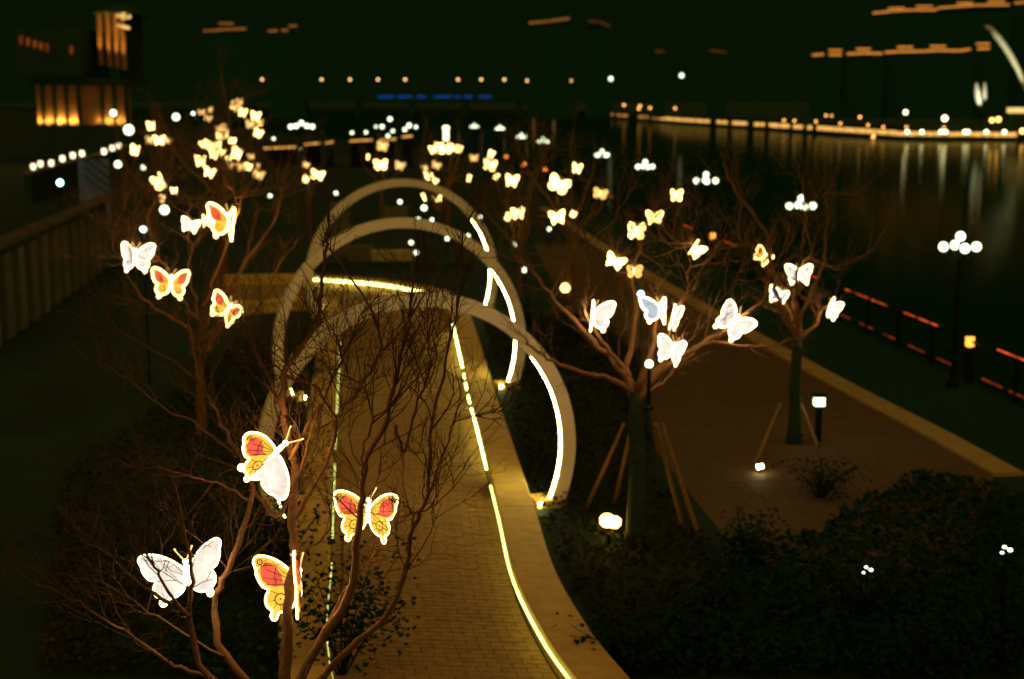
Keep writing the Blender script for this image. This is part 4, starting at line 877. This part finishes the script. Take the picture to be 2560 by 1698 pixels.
for k in range(15):
    x = pv(88+15*k, 315-.9*k)
    if 190 < 88+15*k < 225: continue
    pl_ = bpy.data.lights.new('wall_uplight', 'POINT'); pl_.energy = (75 if k < 7 else 45)*(1.35 if k % 3 == 0 else .7); pl_.color = (1, .55, .12); pl_.shadow_soft_size = .08
    po = bpy.data.objects.new('wall_uplight', pl_); COL.objects.link(po); po.location = (x.x, D+1.68, z1+.3)
    MB().box((x.x, D+1.35, z1+.11), (.24, .2, .16)).build('uplight', M_metal, pav)
    if k % 2 == 0: MB().box((x.x+.3, D+1.76, (z1+z2)/2), (.30, .5, z2-z1)).build('post', M_walldark, pav)  # dark post added to break the wall glow into scallops
for (x, y) in ((302, 38), (315, 44), (305, 66), (312, 68)):
    a = pv(x, y, -2); MB().box(a, (.9, .3, .28), rot=Matrix.Rotation(R(-12 if y < 50 else 12), 3, 'Y')).build('lit_eave', emis('eave_glow', (1, .55, .14), .9, .5), pav)  # tilted roof pieces, the light on them put in as a glow
for k, x in enumerate((53, 70, 87, 102, 117, 178)):
    a = pv(x, 100+k*5, -1); MB().box(a, (.28, .2, .75)).build('window', emis('dim_window', (1, .22, .03), .13, .6), pav)
MB().box((pv(115, 115).x, D+5.5, pv(115, 130).z), (6.2, 10, 4.5)).build('side_wing', M_walldark, pav)

# ------------------------------------------------------------------ across the water: quay lights, buildings, bridge
def lerp_px(tab, x):
    for (x0, y0, d0), (x1, y1, d1) in zip(tab, tab[1:]):
        if x0 <= x <= x1:
            t = (x-x0)/(x1-x0); return y0+(y1-y0)*t, d0+(d1-d0)*t
    return tab[-1][1:]
QT = [(1250, 272, 1100), (1500, 284, 680), (1700, 299, 488), (1920, 312, 393), (2080, 322, 335), (2260, 334, 298), (2560, 337, 292)]
qw = thing('quay_wall', 'long far quay across the water lined with warm lights', 'quay', at_y(2300, 340, 296))
rq = random.Random(5); x = 1330
while x < 2498:
    wpx = rq.choice((7, 9, 12, 18)) if x < 2240 else 60; y, dd = lerp_px(QT, x+wpx/2); a = at_y(x, y, dd-1.5); b_ = at_y(x+wpx*(.72 if x < 2240 else .96), lerp_px(QT, x+wpx)[0], lerp_px(QT, x+wpx)[1]-1.5)
    if not ((x < 1640 and rq.random() < .35) or (x < 2240 and rq.random() < .15)): MB().box((a+b_)/2, ((b_-a).length, .3, .8 if x > 2240 else .9), math.atan2((b_-a).y, (b_-a).x)).build('light_strip', E_quay if x > 1640 else emis('quay_dim', (1, .42, .08), .45, .8), qw)
    x += wpx
def far_lamp(px, py, d, r_, m_, label, group, zb=.6, name='far_street_lamp'):
    c = at_y(px, py, d); root = thing(name, label, 'street lamp', Vector((c.x, c.y, zb)), group)
    if c.z-zb > .5: MB().tube([(c.x, c.y, zb), (c.x, c.y, c.z)], .08, 5).build('pole', M_metal, root)
    MB().sphere(c, r_, 10, 6).build('globe', m_, root)
E_fl = emis('far_lamp_white', (1, .86, .46), 6); E_fo = emis('far_lamp_orange', (1, .42, .10), 3.5)
GQ = 'lamps along the far quay'
ORD = ['first', 'second', 'third', 'fourth', 'fifth', 'sixth', 'seventh', 'eighth', 'ninth', 'tenth', 'eleventh', 'twelfth', 'thirteenth', 'fourteenth', 'fifteenth', 'sixteenth', 'seventeenth', 'eighteenth']
for k, x in enumerate((2268, 2305, 2352, 2364, 2412, 2420, 2466, 2511)): far_lamp(x, 330, 290, .36, E_fl, 'white lamp on the far quay at right, %s from the left of its row' % ORD[k], GQ, -1)
for (x, y, d, r_, m_, l) in ((2264, 281, 300, .40, E_fl, 'white lamp standing above the far quay, left of two'), (2362, 296, 300, .55, E_fl, 'brightest white lamp standing above the far quay, right of two'), (2480, 301, 300, .45, emis('far_lamp_amber', (1, .46, .10), 6), 'left of two amber lamps near the right edge across the water'), (2496, 299, 300, .5, emis('far_lamp_amber', (1, .46, .10), 6), 'right of two amber lamps near the right edge across the water'), (2556, 328, 290, .5, emis('far_lamp_amber', (1, .46, .10), 6), 'amber lamp cut by the right edge across the water'),
                          (2183, 341, 305, .36, E_fo, 'amber lamp low over the water where the quay bends'), (2150, 293, 330, .3, E_fo, 'amber lamp above the quay bend'), (2065, 289, 350, .26, E_fo, 'left of two dim amber lamps above the far quay'), (2079, 290, 350, .22, E_fo, 'right of two dim amber lamps above the far quay')): far_lamp(x, y, d, r_, m_, l, GQ)
for k, (x, y) in enumerate(sorted(((1960, 301), (1986, 302), (2040, 304), (2101, 309), (2170, 313), (2208, 318), (2266, 318), (2360, 319), (1600, 265), (1560, 263), (1597, 272), (1625, 270), (1688, 271), (1632, 311), (1334, 257), (1385, 262)))):
    far_lamp(x, y, lerp_px(QT, max(1260, x))[1], .32*lerp_px(QT, max(1260, x))[1]/400, E_fo, 'dim orange lamp above the far quay, %s from the left of the scattered ones' % ORD[k], GQ)
# bridge with lamps and blue strip
DB = 700
br = thing('far_bridge', 'dark distant bridge with a broken blue light strip along its deck', 'bridge', at_y(1080, 262, DB))
xl, xr = at_y(560, 240, DB).x, at_y(1500, 240, DB).x; zd = at_y(1080, 250, DB).z
MB().box(((xl+xr)/2, DB, zd-.6), (xr-xl, 8, 1.6)).build('deck', M_facade, br)
for k in range(7): MB().box((xl+(xr-xl)*(k+.5)/7, DB, (zd-4)/2-.4), (3, 7, zd+2.2)).build('pier', M_facade, br)
for (x0, x1) in ((945, 985), (992, 1030), (1042, 1066), (1084, 1130), (1138, 1150), (1160, 1180), (1196, 1230)):
    a, b_ = at_y(x0, 242, DB-4.3), at_y(x1, 242, DB-4.3); MB().box((a+b_)/2, (b_.x-a.x, .3, .9)).build('light_strip', E_blue, br)
for k, x in enumerate((655, 728, 804, 875, 945, 1013, 1145, 1203, 1261, 1318, 1427)):
    far_lamp(x, 199+(k > 8)*3, DB, .55, emis('bridge_lamp', (1, .5, .16), 3.6 if k in (2, 4, 5, 7, 8, 9) else 3.6), 'amber lamp high on the far bridge, %s from the left of the row' % ORD[k], 'lamps in a row on the far bridge', zd)
far_lamp(1527, 197, 420, .6, emis('mast_white', (.85, 1, .66), 2.6), 'left of two white mast lamps high over the far shore', 'mast lamps over the far shore'); far_lamp(1704, 189, 420, .62, emis('mast_white', (.85, 1, .66), 2.6), 'right of two white mast lamps high over the far shore', 'mast lamps over the far shore')
# city blocks outlined by roof lights
def block(label, d, line, boxes, x0, x1, m_=E_roof):
    c = at_y((x0+x1)/2, line[0][1], d); yaw = -math.atan2(c.x, d); nrm = Vector((math.sin(-yaw), math.cos(yaw), 0)); eye = Vector((0, 0, CAM_Z))
    def pt(px, py, back=0):
        r_ = ray(px, py); return eye+r_*((c-eye).dot(nrm)/r_.dot(nrm))+nrm*back
    Z = Matrix.Rotation(yaw, 3, 'Z'); a, b_ = pt(x0, line[0][1]), pt(x1, line[-1][1]); zt = min(pt(x, y).z for x, y in line)-.5; wd = (b_-a).to_2d().length; m = (a+b_)/2+nrm*6
    root = thing('city_building', label, 'building', Vector((c.x, c.y, .6)), 'dark buildings outlined by roof lights')
    MB().box((m.x, m.y, (zt+.6)/2), (wd, 11, zt-.6), rot=Z).build('wall', M_facade, root)
    for (p, q) in zip(line, line[1:]):
        u, v = pt(*p), pt(*q); h_ = (v-u).to_2d().length; ang = math.atan2((v-u).z, h_); rt = Z@Matrix.Rotation(-ang, 3, 'Y')
        MB().box((u+v)/2, ((v-u).length*.985, .4, .62), rot=rt).build('roof_light', m_, root)
        MB().box((u+v)/2+nrm*6+Vector((0, 0, -.9)), ((v-u).length, 11.4, 1.0), rot=rt).build('parapet', M_facade, root)
    for (bx0, bx1, by) in boxes:
        u, v = pt(bx0, by), pt(bx1, by); l_ = (v-u).to_2d().length; MB().box((u+v)/2+nrm*4+Vector((0, 0, -.9)), (l_, 6, 1.6), rot=Z).build('roof_cabin', M_facade, root)
        MB().box((u+v)/2, (l_, .4, .55), rot=Z).build('roof_light', m_, root)
E_roofd = emis('roof_line_dim', (1.0, 0.36, 0.06), .20, .8); E_roofx = emis('roof_line_faint', (1.0, 0.25, 0.04), .07, .6)
block('dark block at the left end of the lower stepped orange roof line', 420, [(2030, 138), (2060, 136)], [], 2026, 2106)
SC_last = None
block('middle dark block of the lower stepped orange roof line at right', 421, [(2117, 135), (2160, 133), (2206, 134)], [(2140, 2177, 123)], 2112, 2209)
block('long dark block with the lower orange roof line left of the curved mast', 422, [(2212, 131), (2250, 129), (2310, 128), (2345, 126), (2400, 127), (2427, 123)], [(2243, 2282, 118), (2325, 2365, 116)], 2210, 2429)
block('small dark block with two stacked orange roof lines beside the white curved mast', 423, [(2443, 122), (2475, 121)], [(2440, 2475, 110)], 2438, 2478)
block('dark block whose small top cabin is the first of the lower orange row', 424, [(2072, 137), (2104, 137)], [(2072, 2106, 126)], 2066, 2110)
block('tall dark building in the upper right corner with a rising orange roof line', 520, [(2182, 33), (2230, 28), (2280, 25), (2340, 25), (2345, 20), (2440, 13), (2525, 12)], [(2220, 2262, 21), (2290, 2332, 16), (2392, 2432, 8), (2470, 2512, 3)], 2180, 2528)
block('dark building cut by the upper right corner with a short orange roof line', 522, [(2536, 8), (2600, 2)], [], 2532, 2610)
block('dark building at upper left with a dim orange roof line and small top cabin', 420, [(508, 78), (560, 74), (616, 72)], [(546, 584, 59)], 506, 620, E_roofd)
block('dark building left of centre with a broken amber roof line', 421, [(670, 78), (694, 77)], [(720, 743, 65)], 668, 750, E_roofd)
block('dark narrow building stepping on from the broken amber roof line', 426, [(704, 76), (744, 77)], [], 700, 748, E_roofd)
block('dark building above centre with a rising dim orange roof line', 430, [(1322, 58), (1380, 52), (1424, 46)], [], 1320, 1428, E_roofd)
block('dark building right of the rising roof line with a faint falling roof line', 432, [(1470, 53), (1500, 55), (1524, 66)], [], 1468, 1528, E_roofx)
block('dark building with the faintest short roof line, left of two', 440, [(1638, 129), (1660, 129)], [], 1634, 1664, E_roofx)
block('dark building with the faintest sloping roof line, right of two', 440, [(1774, 126), (1816, 132)], [], 1770, 1820, E_roofx)
# curved mast and sail sculpture
cm = thing('curved_mast', 'pale curved mast arching down past the right edge across the water', 'mast', at_y(2600, 340, 285))
P = catmull([at_y(x, y, 285) for x, y in ((2462, 66), (2475, 72), (2500, 100), (2528, 142), (2552, 190), (2578, 255), (2592, 320), (2598, 346))], 6)
MB().tube(P, [.12+.75*math.sin(math.pi*min(1, i/len(P)*1.3))**.7*.6 for i in range(len(P))], 10).build('mast', M_white, cm, smooth=True)
pl_ = bpy.data.lights.new('mast_floodlight', 'SPOT'); pl_.energy = 16000; pl_.color = (.85, 1, .6); pl_.spot_size = R(30); pl_.spot_blend = .6; pl_.shadow_soft_size = .3
po = bpy.data.objects.new('mast_floodlight', pl_); COL.objects.link(po); po.location = at_y(2530, 330, 268); po.rotation_euler = (at_y(2530, 140, 285)-po.location).to_track_quat('-Z', 'Y').to_euler()
sl = thing('sail_sculpture', 'small floodlit white sail sculpture on the far quay near the right edge', 'sculpture', at_y(2452, 300, 292))
for (xs, yt, yb, wd, sh) in ((2450, 208, 262, 9, -3), (2463, 205, 250, 5, 5)):
    m1 = MB(); a, b_ = at_y(xs+sh-6, yt, 292), at_y(xs, yb, 292); hw = wd*mpp(292); K = 8; vs = []
    for i in range(K+1):
        t = i/K; p = a.lerp(b_, t); wq = hw*math.sin(math.pi*min(.97, .05+.75*t))
        vs += [p+Vector((-wq, 0, 0)), p+Vector((0, -.4*wq, 0)), p+Vector((wq, 0, 0)), p+Vector((0, .4*wq, 0))]
    m1.add(vs, [(i*4+j, i*4+(j+1) % 4, (i+1)*4+(j+1) % 4, (i+1)*4+j) for i in range(K) for j in range(4)]+[(0, 1, 2, 3), (K*4+3, K*4+2, K*4+1, K*4)]).build('sail', M_white, sl, smooth=True)
c = at_y(2454, 262, 292); MB().tube([Vector((c.x, 292, .6)), Vector((c.x, 292, c.z+.3))], .25, 8).build('plinth', M_metal, sl)
pl_ = bpy.data.lights.new('sail_floodlight', 'SPOT'); pl_.energy = 3600; pl_.color = (.85, 1, .75); pl_.spot_size = R(50); pl_.shadow_soft_size = .2
po = bpy.data.objects.new('sail_floodlight', pl_); COL.objects.link(po); po.location = at_y(2452, 290, 286); po.rotation_euler = (at_y(2452, 225, 292)-po.location).to_track_quat('-Z', 'Y').to_euler()
gp = thing('quay_pavilion', 'low lit golden canopy at the right edge across the water', 'pavilion', at_y(2545, 330, 288))
a, b_ = at_y(2524, 276, 288), at_y(2640, 276, 288); MB().box((a+b_)/2, (b_.x-a.x, 3, 1.0)).build('canopy_light', emis('canopy_gold', (1, .62, .2), 1.1, .4), gp); MB().box((a+b_)/2+Vector((0, 1, .85)), (b_.x-a.x+1, 6, .5)).build('roof', M_facade, gp)
for t in (.1, .5, .9):
    q = a.lerp(b_, t); MB().box((q.x, 289.5, (q.z-.5+.6)/2), (.4, .4, q.z-1.1)).build('column', M_facade, gp)
